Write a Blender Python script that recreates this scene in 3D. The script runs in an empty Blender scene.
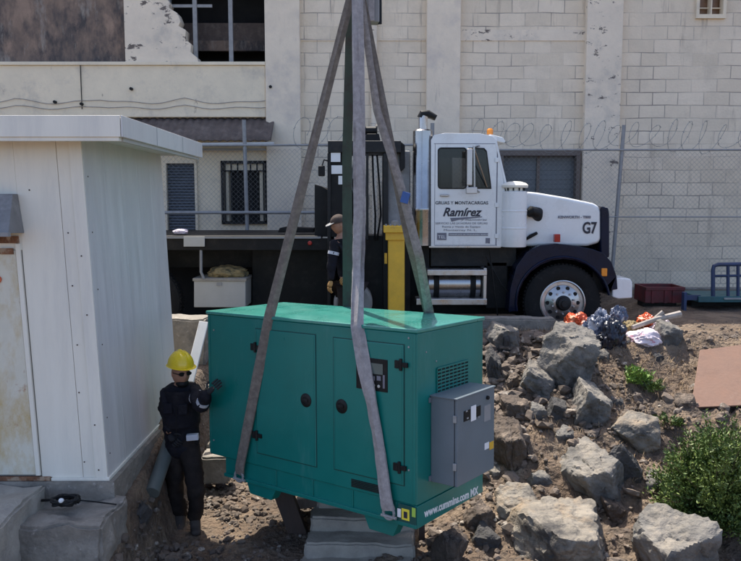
import bpy, bmesh, math, random
from mathutils import Vector, Matrix, noise, Euler
R = math.radians
sc = bpy.context.scene
C = sc.collection
random.seed(7)

# ------------------------------------------------------------------ camera, sky, sun, exposure
F_PX, CXP, CYP = 760.0, 370.5, 280.5
PITCH = math.atan(78.5 / F_PX)
CAM_Z = 3.1
cam_d = bpy.data.cameras.new('camera'); cam = bpy.data.objects.new('camera', cam_d); C.objects.link(cam)
cam_d.sensor_width = 36; cam_d.lens = 36 * F_PX / 741; cam_d.clip_start = 0.05; cam_d.clip_end = 2000
cam.location = (0, 0, CAM_Z); cam.rotation_euler = (R(90) - PITCH, 0, 0)
sc.camera = cam
SUN_DIR = Vector((0.19, -0.47, -1.0)).normalized()      # direction the light travels
world = bpy.data.worlds.new('World'); sc.world = world; world.use_nodes = True
nt = world.node_tree
sky = nt.nodes.new('ShaderNodeTexSky'); sky.sky_type = 'NISHITA'; sky.sun_disc = False
sky.sun_elevation = math.asin(-SUN_DIR.z)
sky.sun_rotation = math.atan2(-SUN_DIR.x, -SUN_DIR.y)
sky.altitude = 1500; sky.dust_density = 7.0; sky.air_density = 0.7; sky.ozone_density = 0.75
nt.links.new(sky.outputs[0], nt.nodes['Background'].inputs[0])
nt.nodes['Background'].inputs[1].default_value = 0.15
sun_d = bpy.data.lights.new('sun', 'SUN'); sun_d.energy = 3.05; sun_d.angle = R(0.5); sun_d.color = (1, .94, .84)
sun = bpy.data.objects.new('sun', sun_d); C.objects.link(sun)
sun.rotation_euler = SUN_DIR.to_track_quat('-Z', 'Y').to_euler(); sun.location = (0, 8, 15)
sc.view_settings.view_transform = 'Standard'; sc.view_settings.look = 'None'
sc.view_settings.gamma = 1; sc.view_settings.use_curve_mapping = False
sc.view_settings.exposure = 1.36

def W(u, v, Y):
    """world point seen at photo pixel (u, v) at distance Y along the ground"""
    a = (u - CXP) / F_PX; b = (CYP - v) / F_PX
    cp, sp = math.cos(PITCH), math.sin(PITCH)
    t = Y / (cp + b * sp)
    return Vector((a * t, Y, CAM_Z + (-sp + b * cp) * t))

# ------------------------------------------------------------------ materials
def lin(c):
    return tuple((x/255/12.92 if x/255 <= .04045 else ((x/255+.055)/1.055)**2.4) for x in c)
def mat(name, col, rough=.7, metal=0, var=.25, scale=6, bump=0, bscale=30, col2=None, c2pos=(.45, .6), stretch=(1,1,1),
        coat=0, col3=None, c3scale=2, c3pos=(.55,.65), c3stretch=(1,1,1), spec=.5, rvar=.15, bdist=.02):
    m = bpy.data.materials.new(name); m.use_nodes = True
    n = m.node_tree.nodes; l = m.node_tree.links; p = n['Principled BSDF']
    p.inputs['Roughness'].default_value = rough; p.inputs['Metallic'].default_value = metal
    p.inputs['Specular IOR Level'].default_value = spec
    if coat: p.inputs['Coat Weight'].default_value = coat
    tc = n.new('ShaderNodeTexCoord')
    mp = n.new('ShaderNodeMapping'); mp.inputs['Scale'].default_value = stretch; l.new(tc.outputs['Object'], mp.inputs[0])
    nz = n.new('ShaderNodeTexNoise'); nz.inputs['Scale'].default_value = scale; nz.inputs['Detail'].default_value = 8
    nz.inputs['Roughness'].default_value = .65
    l.new(mp.outputs[0], nz.inputs['Vector'])
    cr = n.new('ShaderNodeValToRGB'); l.new(nz.outputs[0], cr.inputs[0])
    a = [max(0, x*(1-var)) for x in col]; b = [min(1, x*(1+var)) for x in col]
    cr.color_ramp.elements[0].position = .3; cr.color_ramp.elements[1].position = .7
    cr.color_ramp.elements[0].color = (*a, 1); cr.color_ramp.elements[1].color = (*b, 1)
    out = cr.outputs[0]
    def layer(out, c, sc_, pos, st, detail=6):
        mp2 = n.new('ShaderNodeMapping'); mp2.inputs['Scale'].default_value = st; l.new(tc.outputs['Object'], mp2.inputs[0])
        mp2.inputs['Location'].default_value = (3.1*sc_, 1.7, 5.3)
        z2 = n.new('ShaderNodeTexNoise'); z2.inputs['Scale'].default_value = sc_; z2.inputs['Detail'].default_value = detail
        z2.inputs['Roughness'].default_value = .7
        l.new(mp2.outputs[0], z2.inputs['Vector'])
        r2 = n.new('ShaderNodeValToRGB'); l.new(z2.outputs[0], r2.inputs[0])
        r2.color_ramp.elements[0].position = pos[0]; r2.color_ramp.elements[1].position = pos[1]
        mx = n.new('ShaderNodeMix'); mx.data_type = 'RGBA'
        l.new(r2.outputs[0], mx.inputs[0]); l.new(out, mx.inputs[6]); mx.inputs[7].default_value = (*c, 1)
        return mx.outputs[2]
    if col2: out = layer(out, col2, scale*.6, c2pos, stretch)
    if col3: out = layer(out, col3, c3scale, c3pos, c3stretch)
    l.new(out, p.inputs['Base Color'])
    if rvar:
        mr = n.new('ShaderNodeMapRange'); l.new(nz.outputs[0], mr.inputs[0])
        mr.inputs['From Min'].default_value = .3; mr.inputs['From Max'].default_value = .7
        mr.inputs['To Min'].default_value = max(.02, rough-rvar); mr.inputs['To Max'].default_value = min(1, rough+rvar)
        l.new(mr.outputs[0], p.inputs['Roughness'])
    if bump:
        bz = n.new('ShaderNodeTexNoise'); bz.inputs['Scale'].default_value = bscale; bz.inputs['Detail'].default_value = 8
        l.new(mp.outputs[0], bz.inputs['Vector'])
        bp = n.new('ShaderNodeBump'); bp.inputs['Strength'].default_value = bump; bp.inputs['Distance'].default_value = bdist
        l.new(bz.outputs[0], bp.inputs['Height']); l.new(bp.outputs[0], p.inputs['Normal'])
    return m

def block_wall_mat(name, base, mortar, bw, rh, fade=(.42, .58)):
    m = mat(name, base, rough=.85, var=.07, scale=2.5, bump=0, col2=tuple(x*.8 for x in base), c2pos=(.5, .8),
            col3=(.36, .29, .22), c3scale=1.7, c3pos=(.58, .80), c3stretch=(2.6, 1, .3))
    n = m.node_tree.nodes; l = m.node_tree.links; p = n['Principled BSDF']
    tc = n.new('ShaderNodeTexCoord'); sp = n.new('ShaderNodeSeparateXYZ'); cb = n.new('ShaderNodeCombineXYZ')
    l.new(tc.outputs['Object'], sp.inputs[0]); l.new(sp.outputs[0], cb.inputs[0]); l.new(sp.outputs[2], cb.inputs[1])
    wob = n.new('ShaderNodeTexNoise'); wob.inputs['Scale'].default_value = 1.3; l.new(tc.outputs['Object'], wob.inputs['Vector'])
    va = n.new('ShaderNodeVectorMath'); va.operation = 'MULTIPLY_ADD'
    l.new(wob.outputs['Color'], va.inputs[0]); va.inputs[1].default_value = (.05, .05, 0); l.new(cb.outputs[0], va.inputs[2])
    br = n.new('ShaderNodeTexBrick'); l.new(va.outputs[0], br.inputs['Vector'])
    br.inputs['Scale'].default_value = 1; br.inputs['Brick Width'].default_value = bw; br.inputs['Row Height'].default_value = rh
    br.inputs['Mortar Size'].default_value = .009; br.inputs['Mortar Smooth'].default_value = .35; br.offset = .5
    br.inputs['Color1'].default_value = (1, 1, 1, 1); br.inputs['Color2'].default_value = (.90, .89, .87, 1)
    br.inputs['Mortar'].default_value = (1, 1, 1, 1)
    old = p.inputs['Base Color'].links[0].from_socket
    mu = n.new('ShaderNodeMix'); mu.data_type = 'RGBA'; mu.blend_type = 'MULTIPLY'; mu.inputs[0].default_value = 1
    l.new(old, mu.inputs[6]); l.new(br.outputs['Color'], mu.inputs[7])
    z = n.new('ShaderNodeTexNoise'); z.inputs['Scale'].default_value = 1.1; z.inputs['Detail'].default_value = 5
    l.new(tc.outputs['Object'], z.inputs['Vector'])
    rr = n.new('ShaderNodeMapRange'); l.new(z.outputs[0], rr.inputs[0])
    rr.inputs['From Min'].default_value = fade[0]; rr.inputs['From Max'].default_value = fade[1]
    rr.inputs['To Min'].default_value = .18; rr.inputs['To Max'].default_value = 1
    mm = n.new('ShaderNodeMath'); mm.operation = 'MULTIPLY'; l.new(br.outputs['Fac'], mm.inputs[0]); l.new(rr.outputs[0], mm.inputs[1])
    mx = n.new('ShaderNodeMix'); mx.data_type = 'RGBA'; l.new(mm.outputs[0], mx.inputs[0])
    l.new(mu.outputs[2], mx.inputs[6]); mx.inputs[7].default_value = (*mortar, 1)
    l.new(mx.outputs[2], p.inputs['Base Color'])
    fz = n.new('ShaderNodeTexNoise'); fz.inputs['Scale'].default_value = 25; fz.inputs['Detail'].default_value = 6
    l.new(tc.outputs['Object'], fz.inputs['Vector'])
    ad = n.new('ShaderNodeMath'); ad.operation = 'MULTIPLY_ADD'; l.new(mm.outputs[0], ad.inputs[0]); ad.inputs[1].default_value = -1.2
    l.new(fz.outputs[0], ad.inputs[2])
    bp = n.new('ShaderNodeBump'); bp.inputs['Strength'].default_value = .7; bp.inputs['Distance'].default_value = .012
    l.new(ad.outputs[0], bp.inputs['Height']); l.new(bp.outputs[0], p.inputs['Normal'])
    return m

def glass_mat(name, tint, alpha):
    m = bpy.data.materials.new(name); m.use_nodes = True
    n = m.node_tree.nodes; l = m.node_tree.links; p = n['Principled BSDF']
    p.inputs['Base Color'].default_value = (*tint, 1); p.inputs['Roughness'].default_value = .05
    p.inputs['Alpha'].default_value = alpha
    return m

M = {}
M['block'] = block_wall_mat('painted_block', (.83, .705, .535), (.33, .28, .235), .465, .2315, fade=(.40, .66))
M['block_grey'] = block_wall_mat('painted_block_grey', (.6, .56, .52), (.25, .22, .20), .52, .285)
M['plaster'] = mat('cream_plaster', (.82, .70, .51), .85, var=.07, scale=3, bump=.25, bscale=25, col2=(.50, .44, .36), c2pos=(.52, .8),
                   col3=(.2, .15, .11), c3scale=2.6, c3pos=(.66, .74), c3stretch=(1.5, 1, .7))
M['plaster_chip'] = mat('chipped_plaster', (.81, .69, .53), .85, var=.07, scale=3, bump=.35, bscale=18,
                   col2=(.5, .45, .38), c2pos=(.52, .8), col3=(.16, .13, .11), c3scale=4.5, c3pos=(.60, .635), c3stretch=(.8, 1, 1.5))
M['plaster_soft'] = mat('worn_plaster', (.80, .68, .52), .85, var=.07, scale=3, bump=.3, bscale=18, col2=(.60, .52, .44), c2pos=(.5, .75), col3=(.40, .33, .27), c3scale=3, c3pos=(.62, .8), c3stretch=(2.5, 1, .3))
M['stained'] = mat('stained_brown_wall', (.27, .19, .14), .9, var=.35, scale=2.2, bump=.3, col2=(.075, .065, .062), c2pos=(.42, .6), stretch=(1.6, 1, .8),
                   col3=(.36, .32, .27), c3scale=3, c3pos=(.55, .75), c3stretch=(1.5, 1, .5))
M['concrete'] = mat('concrete', (.24, .215, .18), .9, var=.25, scale=7, bump=.5, bscale=30, col2=(.13, .12, .105), c2pos=(.5, .7),
                    col3=(.38, .35, .31), c3scale=14, c3pos=(.6, .7))
M['concrete_pale'] = mat('pale_concrete', (.33, .30, .25), .9, var=.2, scale=5, bump=.4, bscale=40, col2=(.22, .2, .18), c2pos=(.5, .75))
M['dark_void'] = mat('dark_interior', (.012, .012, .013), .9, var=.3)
M['rust'] = mat('brown_corrugated', (.12, .09, .075), .8, var=.3, scale=8, bump=.2, col2=(.19, .15, .125), c2pos=(.5, .7))
M['white_metal'] = mat('white_painted_metal', (.45, .44, .40), .5, var=.06, scale=4, col2=(.42, .40, .36), c2pos=(.55, .85), bump=.1, bscale=15)
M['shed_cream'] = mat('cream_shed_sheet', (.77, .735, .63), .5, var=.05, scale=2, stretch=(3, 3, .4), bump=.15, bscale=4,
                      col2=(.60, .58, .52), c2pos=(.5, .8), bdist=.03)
M['shed_side'] = mat('shaded_shed_sheet', (.63, .62, .59), .45, var=.07, scale=2.2, stretch=(3, 3, .35), bump=.2, bscale=3,
                     col2=(.55, .545, .525), c2pos=(.5, .75), bdist=.04, col3=(.55, .55, .5), c3scale=3, c3pos=(.55, .75), c3stretch=(3, 3, .3))  # shaded version of the cream sheet: the side's shade is in the colour
M['door_rusty'] = mat('rusty_cream_door', (.64, .61, .50), .6, var=.08, scale=3, col2=(.50, .36, .15), c2pos=(.48, .68), stretch=(1.5, 1, .8),
                      col3=(.30, .09, .03), c3scale=4, c3pos=(.58, .70), bump=.2)
M['rust_strong'] = mat('rust', (.2, .09, .045), .9, var=.5, scale=15, bump=.3, col2=(.35, .25, .17), c2pos=(.5, .6))
M['grey_box'] = mat('weathered_grey_sheet', (.22, .22, .22), .6, var=.25, scale=6, col2=(.33, .33, .33), c2pos=(.5, .7), metal=.2)
M['galv'] = mat('galvanised_steel', (.29, .285, .275), .6, .1, var=.2, scale=12)
M['galv_dark'] = mat('dull_wire', (.25, .25, .245), .7, .0, var=.15, scale=5)
M['black'] = mat('black_paint', (.009, .009, .009), .55, var=.4, scale=10, spec=.25, col2=(.022, .020, .018), c2pos=(.5, .7))
M['crane_dark'] = mat('crane_dark_paint', (.012, .0125, .013), .5, var=.4, scale=8, spec=.3, col2=(.035, .031, .027), c2pos=(.5, .75), bump=.1)
M['rubber'] = mat('tyre_rubber', (.014, .0135, .013), .85, var=.3, scale=20, spec=.25, col2=(.04, .035, .03), c2pos=(.55, .8))
M['chrome'] = mat('chrome', (.36, .35, .345), .25, 1, var=.15, scale=5, rvar=.06, bump=.03, bscale=3)
M['dull_chrome'] = mat('dull_aluminium', (.50, .48, .46), .35, .9, var=.2, scale=8)
M['truck_white'] = mat('white_truck_paint', (.74, .745, .73), .28, var=.03, scale=3, coat=.4, col2=(.62, .60, .56), c2pos=(.55, .9), rvar=.06, col3=(.42, .37, .30), c3scale=3, c3pos=(.60, .9), c3stretch=(3, 3, .35))
M['navy'] = mat('navy_paint', (.003, .006, .022), .3, var=.25, scale=5, coat=.12, spec=.2, rvar=.08, col2=(.005, .009, .02), c2pos=(.55, .75))
M['yellow'] = mat('crane_yellow', (.72, .42, .035), .5, var=.12, scale=6, col2=(.45, .27, .05), c2pos=(.6, .75), bump=.1)
M['amber'] = mat('amber_lens', (.75, .25, .02), .2, var=.05)
M['red_lens'] = mat('red_lens', (.35, .015, .01), .2, var=.05)
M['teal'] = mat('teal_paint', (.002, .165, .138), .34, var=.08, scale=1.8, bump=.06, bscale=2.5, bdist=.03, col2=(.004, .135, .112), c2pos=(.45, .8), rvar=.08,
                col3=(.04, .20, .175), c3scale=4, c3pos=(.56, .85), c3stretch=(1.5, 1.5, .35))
M['teal_roof'] = mat('dusty_glare_teal_paint', (.015, .21, .17), .3, var=.1, scale=3, rvar=.1, coat=.4, col2=(.07, .26, .215), c2pos=(.4, .8))  # lighter than the sides: dust, plus the top's glare mixed into the colour
M['teal_seam'] = mat('teal_seam', (.003, .06, .05), .6, var=.1)
M['cabinet'] = mat('cabinet_grey_paint', (.13, .16, .18), .42, var=.07, scale=4, rvar=.06)
M['cabinet_seam'] = mat('cabinet_seam', (.02, .02, .024), .6, var=.1)
M['sling'] = mat('grey_sling_webbing', (.25, .225, .205), .9, var=.35, scale=26, bump=.5, bscale=90, col2=(.17, .145, .13), c2pos=(.5, .7), bdist=.005)
M['sling_brown'] = mat('brown_sling_webbing', (.17, .145, .12), .9, var=.35, scale=26, bump=.5, bscale=90, col2=(.12, .10, .085), c2pos=(.5, .7), bdist=.005)
M['sling_green'] = mat('dark_green_sling', (.05, .065, .052), .9, var=.25, scale=10, bump=.5, bscale=90, col2=(.05, .045, .04), c2pos=(.5, .65), bdist=.005)
M['sling_pale'] = mat('pale_lilac_sling', (.32, .30, .295), .9, var=.25, scale=26, bump=.5, bscale=90, col2=(.27, .255, .255), c2pos=(.5, .7), bdist=.005)
M['blue_mark'] = mat('blue_patch', (.05, .11, .30), .8, var=.2)
M['white'] = mat('white_sticker', (.75, .75, .74), .5, var=.05)
M['pale_plank'] = mat('whitewashed_plank', (.66, .65, .62), .7, var=.08, scale=6, stretch=(1, 1, .3), col2=(.45, .42, .38), c2pos=(.58, .75))
M['black_ink'] = mat('black_lettering', (.015, .016, .03), .5, var=.1)
M['grey_ink'] = mat('grey_lettering', (.16, .16, .19), .5, var=.1)
M['yellow_sticker'] = mat('yellow_sticker', (.75, .62, .05), .5, var=.1)
M['green_sticker'] = mat('lime_sticker', (.35, .55, .08), .5, var=.1)
M['wood_dark'] = mat('dark_timber', (.06, .04, .03), .85, var=.4, scale=10, stretch=(1, 1, .2), bump=.3)
M['wood_grey'] = mat('grey_timber', (.33, .29, .25), .85, var=.3, scale=10, stretch=(1, 1, .4), bump=.3)
M['plate_rust'] = mat('rust_pink_plate', (.22, .125, .085), .75, var=.12, scale=4, bump=.15, col2=(.15, .085, .06), c2pos=(.5, .75),
                      col3=(.25, .165, .12), c3scale=9, c3pos=(.6, .75))
M['helmet'] = mat('yellow_helmet', (.80, .58, .015), .3, var=.05, coat=.3)
M['skin_tan'] = mat('tan_skin', (.33, .17, .105), .6, var=.12, scale=14)
M['jacket'] = mat('navy_jacket', (.011, .011, .016), .85, var=.3, scale=9, spec=.2, bump=.8, col2=(.024, .023, .027), c2pos=(.5, .7), bscale=18, bdist=.02)
M['trousers'] = mat('dark_trousers', (.022, .018, .017), .9, var=.35, scale=8, spec=.15, bump=.4, bscale=18, col2=(.04, .032, .027), c2pos=(.5, .7))
M['reflective'] = mat('reflective_tape', (.50, .51, .55), .5, var=.1)
M['glove'] = mat('black_glove', (.014, .014, .016), .8, var=.3)
M['glove_tan'] = mat('tan_leather_glove', (.42, .24, .08), .8, var=.2)
M['boot'] = mat('dusty_boot', (.05, .04, .034), .8, var=.3, scale=14)
M['bag_orange'] = mat('orange_bag', (.55, .08, .02), .4, var=.3, scale=9, col2=(.62, .22, .10), c2pos=(.5, .6), bump=.3, bscale=14)
M['bag_blue'] = mat('blue_silver_bag', (.07, .085, .13), .3, var=.5, scale=9, col2=(.42, .42, .45), c2pos=(.52, .6), bump=.3, bscale=14)
M['bag_black'] = mat('black_bag', (.010, .012, .022), .3, var=.5, scale=9, bump=.3, bscale=14)
M['bag_pink'] = mat('pink_white_sack', (.66, .57, .60), .6, var=.1, scale=9, col2=(.55, .22, .28), c2pos=(.58, .62), bump=.3, bscale=20)
M['cloth_ochre'] = mat('ochre_cloth', (.30, .22, .10), .9, var=.4, scale=9, col2=(.09, .085, .05), c2pos=(.5, .6))
M['red_crate'] = mat('dark_red_paint', (.12, .016, .018), .6, var=.4, scale=9, col2=(.05, .02, .02), c2pos=(.5, .7))
M['blue_steel'] = mat('dark_blue_steel', (.018, .035, .09), .45, var=.3)
M['teal_steel'] = mat('teal_steel', (.02, .09, .10), .5, var=.3)
M['leaf'] = mat('leaf_green', (.062, .108, .018), .6, var=.45, scale=4, col2=(.14, .19, .035), c2pos=(.5, .65))
M['leaf_light'] = mat('leaf_bright_green', (.16, .27, .045), .6, var=.35, scale=5)
M['pipe'] = mat('grey_green_pipe', (.11, .125, .115), .6, var=.2, scale=6)
M['twig'] = mat('twig', (.10, .07, .045), .9, var=.3)
M['rock_grey'] = mat('grey_rock', (.145, .135, .12), .92, var=.45, scale=3.5, bump=1, bscale=10, col2=(.042, .04, .038), c2pos=(.46, .66), bdist=.06,
                     col3=(.24, .21, .17), c3scale=3.2, c3pos=(.50, .68))
M['rock_pale'] = mat('pale_rock', (.21, .185, .15), .92, var=.4, scale=4, bump=1, bscale=10, col2=(.06, .055, .05), c2pos=(.48, .62), bdist=.06,
                     col3=(.27, .20, .13), c3scale=3, c3pos=(.5, .7))
M['rock_brown'] = mat('brown_rock', (.085, .062, .045), .92, var=.4, scale=5, bump=1, bscale=12, col2=(.06, .047, .04), c2pos=(.46, .66), bdist=.06,
                     col3=(.26, .2, .15), c3scale=4, c3pos=(.55, .7))
M['rock_dark'] = mat('dark_rock', (.055, .052, .05), .92, var=.4, scale=5, bump=1, bscale=12, col2=(.15, .13, .115), c2pos=(.6, .8), bdist=.06)
M['rubble'] = mat('rubble_stones', (.155, .118, .09), .92, var=.5, scale=5, bump=.4, col2=(.09, .07, .055), c2pos=(.42, .58), col3=(.31, .275, .23), c3scale=6, c3pos=(.58, .64))
M['soil'] = mat('soil', (.125, .085, .056), .95, var=.4, scale=3.5, bump=1.0, bscale=18, col2=(.085, .064, .048), c2pos=(.45, .62), bdist=.08,
                col3=(.235, .172, .115), c3scale=2.6, c3pos=(.45, .68))
M['window_blue'] = mat('blue_grey_shutter', (.12, .135, .155), .5, var=.1)
M['roll_grey'] = mat('grey_roller_door', (.13, .145, .15), .55, var=.12, scale=3)
M['frame_brown'] = mat('brown_frame', (.14, .11, .09), .6, var=.2)
M['glass_cab'] = glass_mat('cab_glass', (.008, .012, .012), .62)
M['screen'] = mat('display', (.10, .13, .12), .2, var=.1)

# ------------------------------------------------------------------ mesh helpers
WORLD = {}
def root_of(o):
    while o.parent: o = o.parent
    return o
def finish(me, name, m, parent, bevel=0, bseg=2, local=False, angle=35, tags=None):
    me.name = name
    o = bpy.data.objects.new(name, me); C.objects.link(o)
    if m is not None: me.materials.clear(); me.materials.append(m)
    if parent is not None:
        o.parent = parent
        if not local: me.transform(WORLD[root_of(parent).name].inverted())
    else:
        if not local:   # origin at base centre
            xs = [v.co for v in me.vertices]
            if xs:
                c = Vector(((min(p.x for p in xs)+max(p.x for p in xs))/2, (min(p.y for p in xs)+max(p.y for p in xs))/2, min(p.z for p in xs)))
                me.transform(Matrix.Translation(-c)); o.location = c
                WORLD[o.name] = Matrix.Translation(c)
        else: WORLD[o.name] = Matrix.Identity(4)
    if len(me.polygons):
        me.polygons.foreach_set('use_smooth', [True]*len(me.polygons)); me.set_sharp_from_angle(angle=R(angle))
    me.update()
    if bevel:
        b = o.modifiers.new('Bevel', 'BEVEL'); b.width = bevel; b.segments = bseg; b.limit_method = 'ANGLE'; b.angle_limit = R(35)
        b.harden_normals = True
    if tags: tag(o, *tags)
    return o
def tag(o, label=None, cat=None, group=None, kind=None):
    if label: o['label'] = label
    if cat: o['category'] = cat
    if group: o['group'] = group
    if kind: o['kind'] = kind
    return o
def thing(name, label, cat, loc=(0, 0, 0), rot=None, group=None):
    o = bpy.data.objects.new(name, None); C.objects.link(o); o.empty_display_size = .1
    mw = Matrix.Translation(Vector(loc)) @ (rot.to_4x4() if rot else Matrix.Identity(4))
    o.matrix_basis = mw; WORLD[o.name] = mw
    tag(o, label, cat, group); return o

class MB:
    def __init__(s): s.v = []; s.f = []
    def add(s, vs, fs):
        b = len(s.v); s.v += [Vector(p) for p in vs]; s.f += [tuple(b+i for i in f) for f in fs]; return s
    def box(s, lo, hi, rot=None, about=None):
        x0, y0, z0 = lo; x1, y1, z1 = hi
        p = [Vector(q) for q in ((x0,y0,z0),(x1,y0,z0),(x1,y1,z0),(x0,y1,z0),(x0,y0,z1),(x1,y0,z1),(x1,y1,z1),(x0,y1,z1))]
        if rot is not None:
            c = Vector(about) if about is not None else sum(p, Vector())/8
            p = [c + rot @ (q-c) for q in p]
        return s.add(p, [(0,3,2,1),(4,5,6,7),(0,1,5,4),(1,2,6,5),(2,3,7,6),(3,0,4,7)])
    def hexa(s, p): return s.add(p, [(0,3,2,1),(4,5,6,7),(0,1,5,4),(1,2,6,5),(2,3,7,6),(3,0,4,7)])
    def prism(s, poly, vec):
        n = len(poly); vec = Vector(vec); a = [Vector(p) for p in poly]
        nrm = Vector()
        for i in range(n): nrm += a[i].cross(a[(i+1) % n])
        if nrm.dot(vec) > 0: a.reverse()
        return s.add(a + [p+vec for p in a], [tuple(range(n)), tuple(range(2*n-1, n-1, -1))] + [(i, i+n, (i+1) % n + n, (i+1) % n) for i in range(n)])
    def tube(s, pts, r, seg=8, cap=True, flat=1.0):
        pts = [Vector(p) for p in pts]; n = len(pts)
        rr = r if isinstance(r, (list, tuple)) else [r]*n
        vs = []; prev = None
        for i, p in enumerate(pts):
            t = (pts[min(i+1, n-1)] - pts[max(i-1, 0)]).normalized()
            if prev is None:
                a = t.cross(Vector((0, 0, 1)));
                if a.length < .1: a = t.cross(Vector((0, 1, 0)))
                a.normalize()
            else:
                a = (prev - t*prev.dot(t)).normalized()
            prev = a; b = t.cross(a)
            for k in range(seg):
                an = 2*math.pi*k/seg
                vs.append(p + (a*math.cos(an) + b*math.sin(an)*flat)*rr[i])
        fs = [(i*seg+k, i*seg+(k+1) % seg, (i+1)*seg+(k+1) % seg, (i+1)*seg+k) for i in range(n-1) for k in range(seg)]
        if cap: fs += [tuple(range(seg-1, -1, -1)), tuple(range((n-1)*seg, n*seg))]
        return s.add(vs, fs)
    def lathe(s, o, axis, prof, seg=32, cap=True):
        o = Vector(o); ax = Vector(axis).normalized()
        a = ax.cross(Vector((0, 0, 1)));
        if a.length < .1: a = ax.cross(Vector((1, 0, 0)))
        a.normalize(); b = ax.cross(a); vs = []
        for r, h in prof:
            for k in range(seg):
                an = 2*math.pi*k/seg; vs.append(o + ax*h + (a*math.cos(an)+b*math.sin(an))*max(r, 1e-4))
        n = len(prof)
        fs = [(i*seg+k, i*seg+(k+1) % seg, (i+1)*seg+(k+1) % seg, (i+1)*seg+k) for i in range(n-1) for k in range(seg)]
        if cap: fs += [tuple(range(seg-1, -1, -1)), tuple(range((n-1)*seg, n*seg))]
        return s.add(vs, fs)
    def mesh(s):
        me = bpy.data.meshes.new('m'); me.from_pydata(s.v, [], s.f)
        bm = bmesh.new(); bm.from_mesh(me)
        bmesh.ops.recalc_face_normals(bm, faces=bm.faces); bm.to_mesh(me); bm.free()
        return me
    def build(s, name, m, parent=None, **k): return finish(s.mesh(), name, m, parent, **k)

def evaluated(o):
    dg = bpy.context.evaluated_depsgraph_get(); dg.update()
    return bpy.data.meshes.new_from_object(o.evaluated_get(dg))
def cut(me, cutters):
    """subtract cutter MBs from a mesh"""
    o = bpy.data.objects.new('tmp', me); C.objects.link(o); tmp = []
    for c in cutters:
        k = bpy.data.objects.new('cutter', c.mesh()); C.objects.link(k); tmp.append(k)
        b = o.modifiers.new('b', 'BOOLEAN'); b.object = k; b.operation = 'DIFFERENCE'; b.solver = 'EXACT'
    out = evaluated(o)
    for k in tmp+[o]: bpy.data.objects.remove(k)
    return out
def text(name, body, size, origin, xdir, ydir, m, parent, local=False, bold=0, shear=0, width=None, align='LEFT', **k):
    cu = bpy.data.curves.new('t', 'FONT'); cu.body = body; cu.size = size; cu.extrude = .0008; cu.offset = bold; cu.shear = shear
    cu.align_x = align; cu.resolution_u = 3
    o = bpy.data.objects.new('t', cu); C.objects.link(o)
    me = evaluated(o); bpy.data.objects.remove(o)
    if width:
        xs = [v.co.x for v in me.vertices]; f = width/(max(xs)-min(xs)); me.transform(Matrix.Diagonal((f, 1, 1, 1)))
    x = Vector(xdir).normalized(); y = Vector(ydir).normalized(); z = x.cross(y)
    mw = Matrix((x, y, z)).transposed().to_4x4(); mw.translation = Vector(origin)
    me.transform(mw)
    return finish(me, name, m, parent, local=local, **k)
def skin_mesh(nodes, edges, sub=2):
    me = bpy.data.meshes.new('s'); me.from_pydata([n[0] for n in nodes], edges, [])
    o = bpy.data.objects.new('s', me); C.objects.link(o)
    md = o.modifiers.new('Skin', 'SKIN'); md.use_smooth_shade = True
    sv = me.skin_vertices[0].data
    for i, n in enumerate(nodes):
        r = n[1]; sv[i].radius = r if isinstance(r, tuple) else (r, r); sv[i].use_root = (i == 0)
    sb = o.modifiers.new('S', 'SUBSURF'); sb.levels = sub; sb.render_levels = sub
    out = evaluated(o); bpy.data.objects.remove(o)
    return out
def fbm(p, octs=4, s=1.0):
    v = 0; a = 1; p = Vector(p)*s
    for i in range(octs): v += a*noise.noise(p); p = p*2.03 + Vector((17.1, 3.7, 9.2)); a *= .5
    return v

# ------------------------------------------------------------------ ground
def interp(x, pts):
    if x <= pts[0][0]: return pts[0][1]
    for (a, b), (c, d) in zip(pts, pts[1:]):
        if x <= c:
            t = (x-a)/(c-a); return b + (d-b)*t
    return pts[-1][1]
def sstep(a, b, x):
    t = max(0, min(1, (x-a)/(b-a))); return t*t*(3-2*t)
def ground(x, y):
    right = interp(y, [(4.5, 0), (6.4, .06), (7.3, .45), (8.3, .95), (9.2, 1.40), (9.55, 1.47), (9.95, 1.44), (10.12, 1.18)])
    left = interp(y, [(4.5, 0), (8.3, .02), (8.8, .55), (9.2, 1.08), (9.6, 1.18)])
    s = sstep(.3, 1.3, x - .25*(7.5-y)*.3)
    z = left*(1-s) + right*s
    if -2.6 < x < -1.7: z += max(0, interp(y, [(5.2, .3), (6.0, .55), (7.2, .80), (8.5, 1.05), (9.0, 1.1)]) - z)*(1-sstep(-2.05, -1.84, x))
    yard = sstep(3.4, 4.4, x)*sstep(9.5, 10.1, y)
    z = z*(1-yard) + 1.5*yard
    amp = .012 + .10*sstep(.4, 1.6, x)*(1-sstep(9.2, 9.9, y)) + .04*(1-sstep(8.2, 9.4, y))
    q = Vector((x, y, 0))
    z += amp*(fbm(q, 4, 1.1) + .9*abs(fbm(q + Vector((5, 9, 2)), 4, 3.1)) - .35*abs(fbm(q + Vector((1, 2, 8)), 3, 6.5)))
    return z
def axis_coords(lo, hi, step, far):
    a = []; x = lo
    while x < hi: a.append(x); x += step
    a.append(hi); st = step; x = hi
    while x < far: st *= 1.35; x += st; a.append(x)
    st = step; x = lo; b = []
    while x > -far: st *= 1.35; x -= st; b.append(x)
    return b[::-1] + a
gx = axis_coords(-2.6, 6.2, .032, 300); gy = axis_coords(5.6, 10.4, .032, 300)
gv = [(x, y, ground(x, y) + (.012*noise.noise(Vector((x*14, y*14, 3))) if 5.5 < y < 10.2 else 0)) for y in gy for x in gx]
nx = len(gx)
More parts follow.
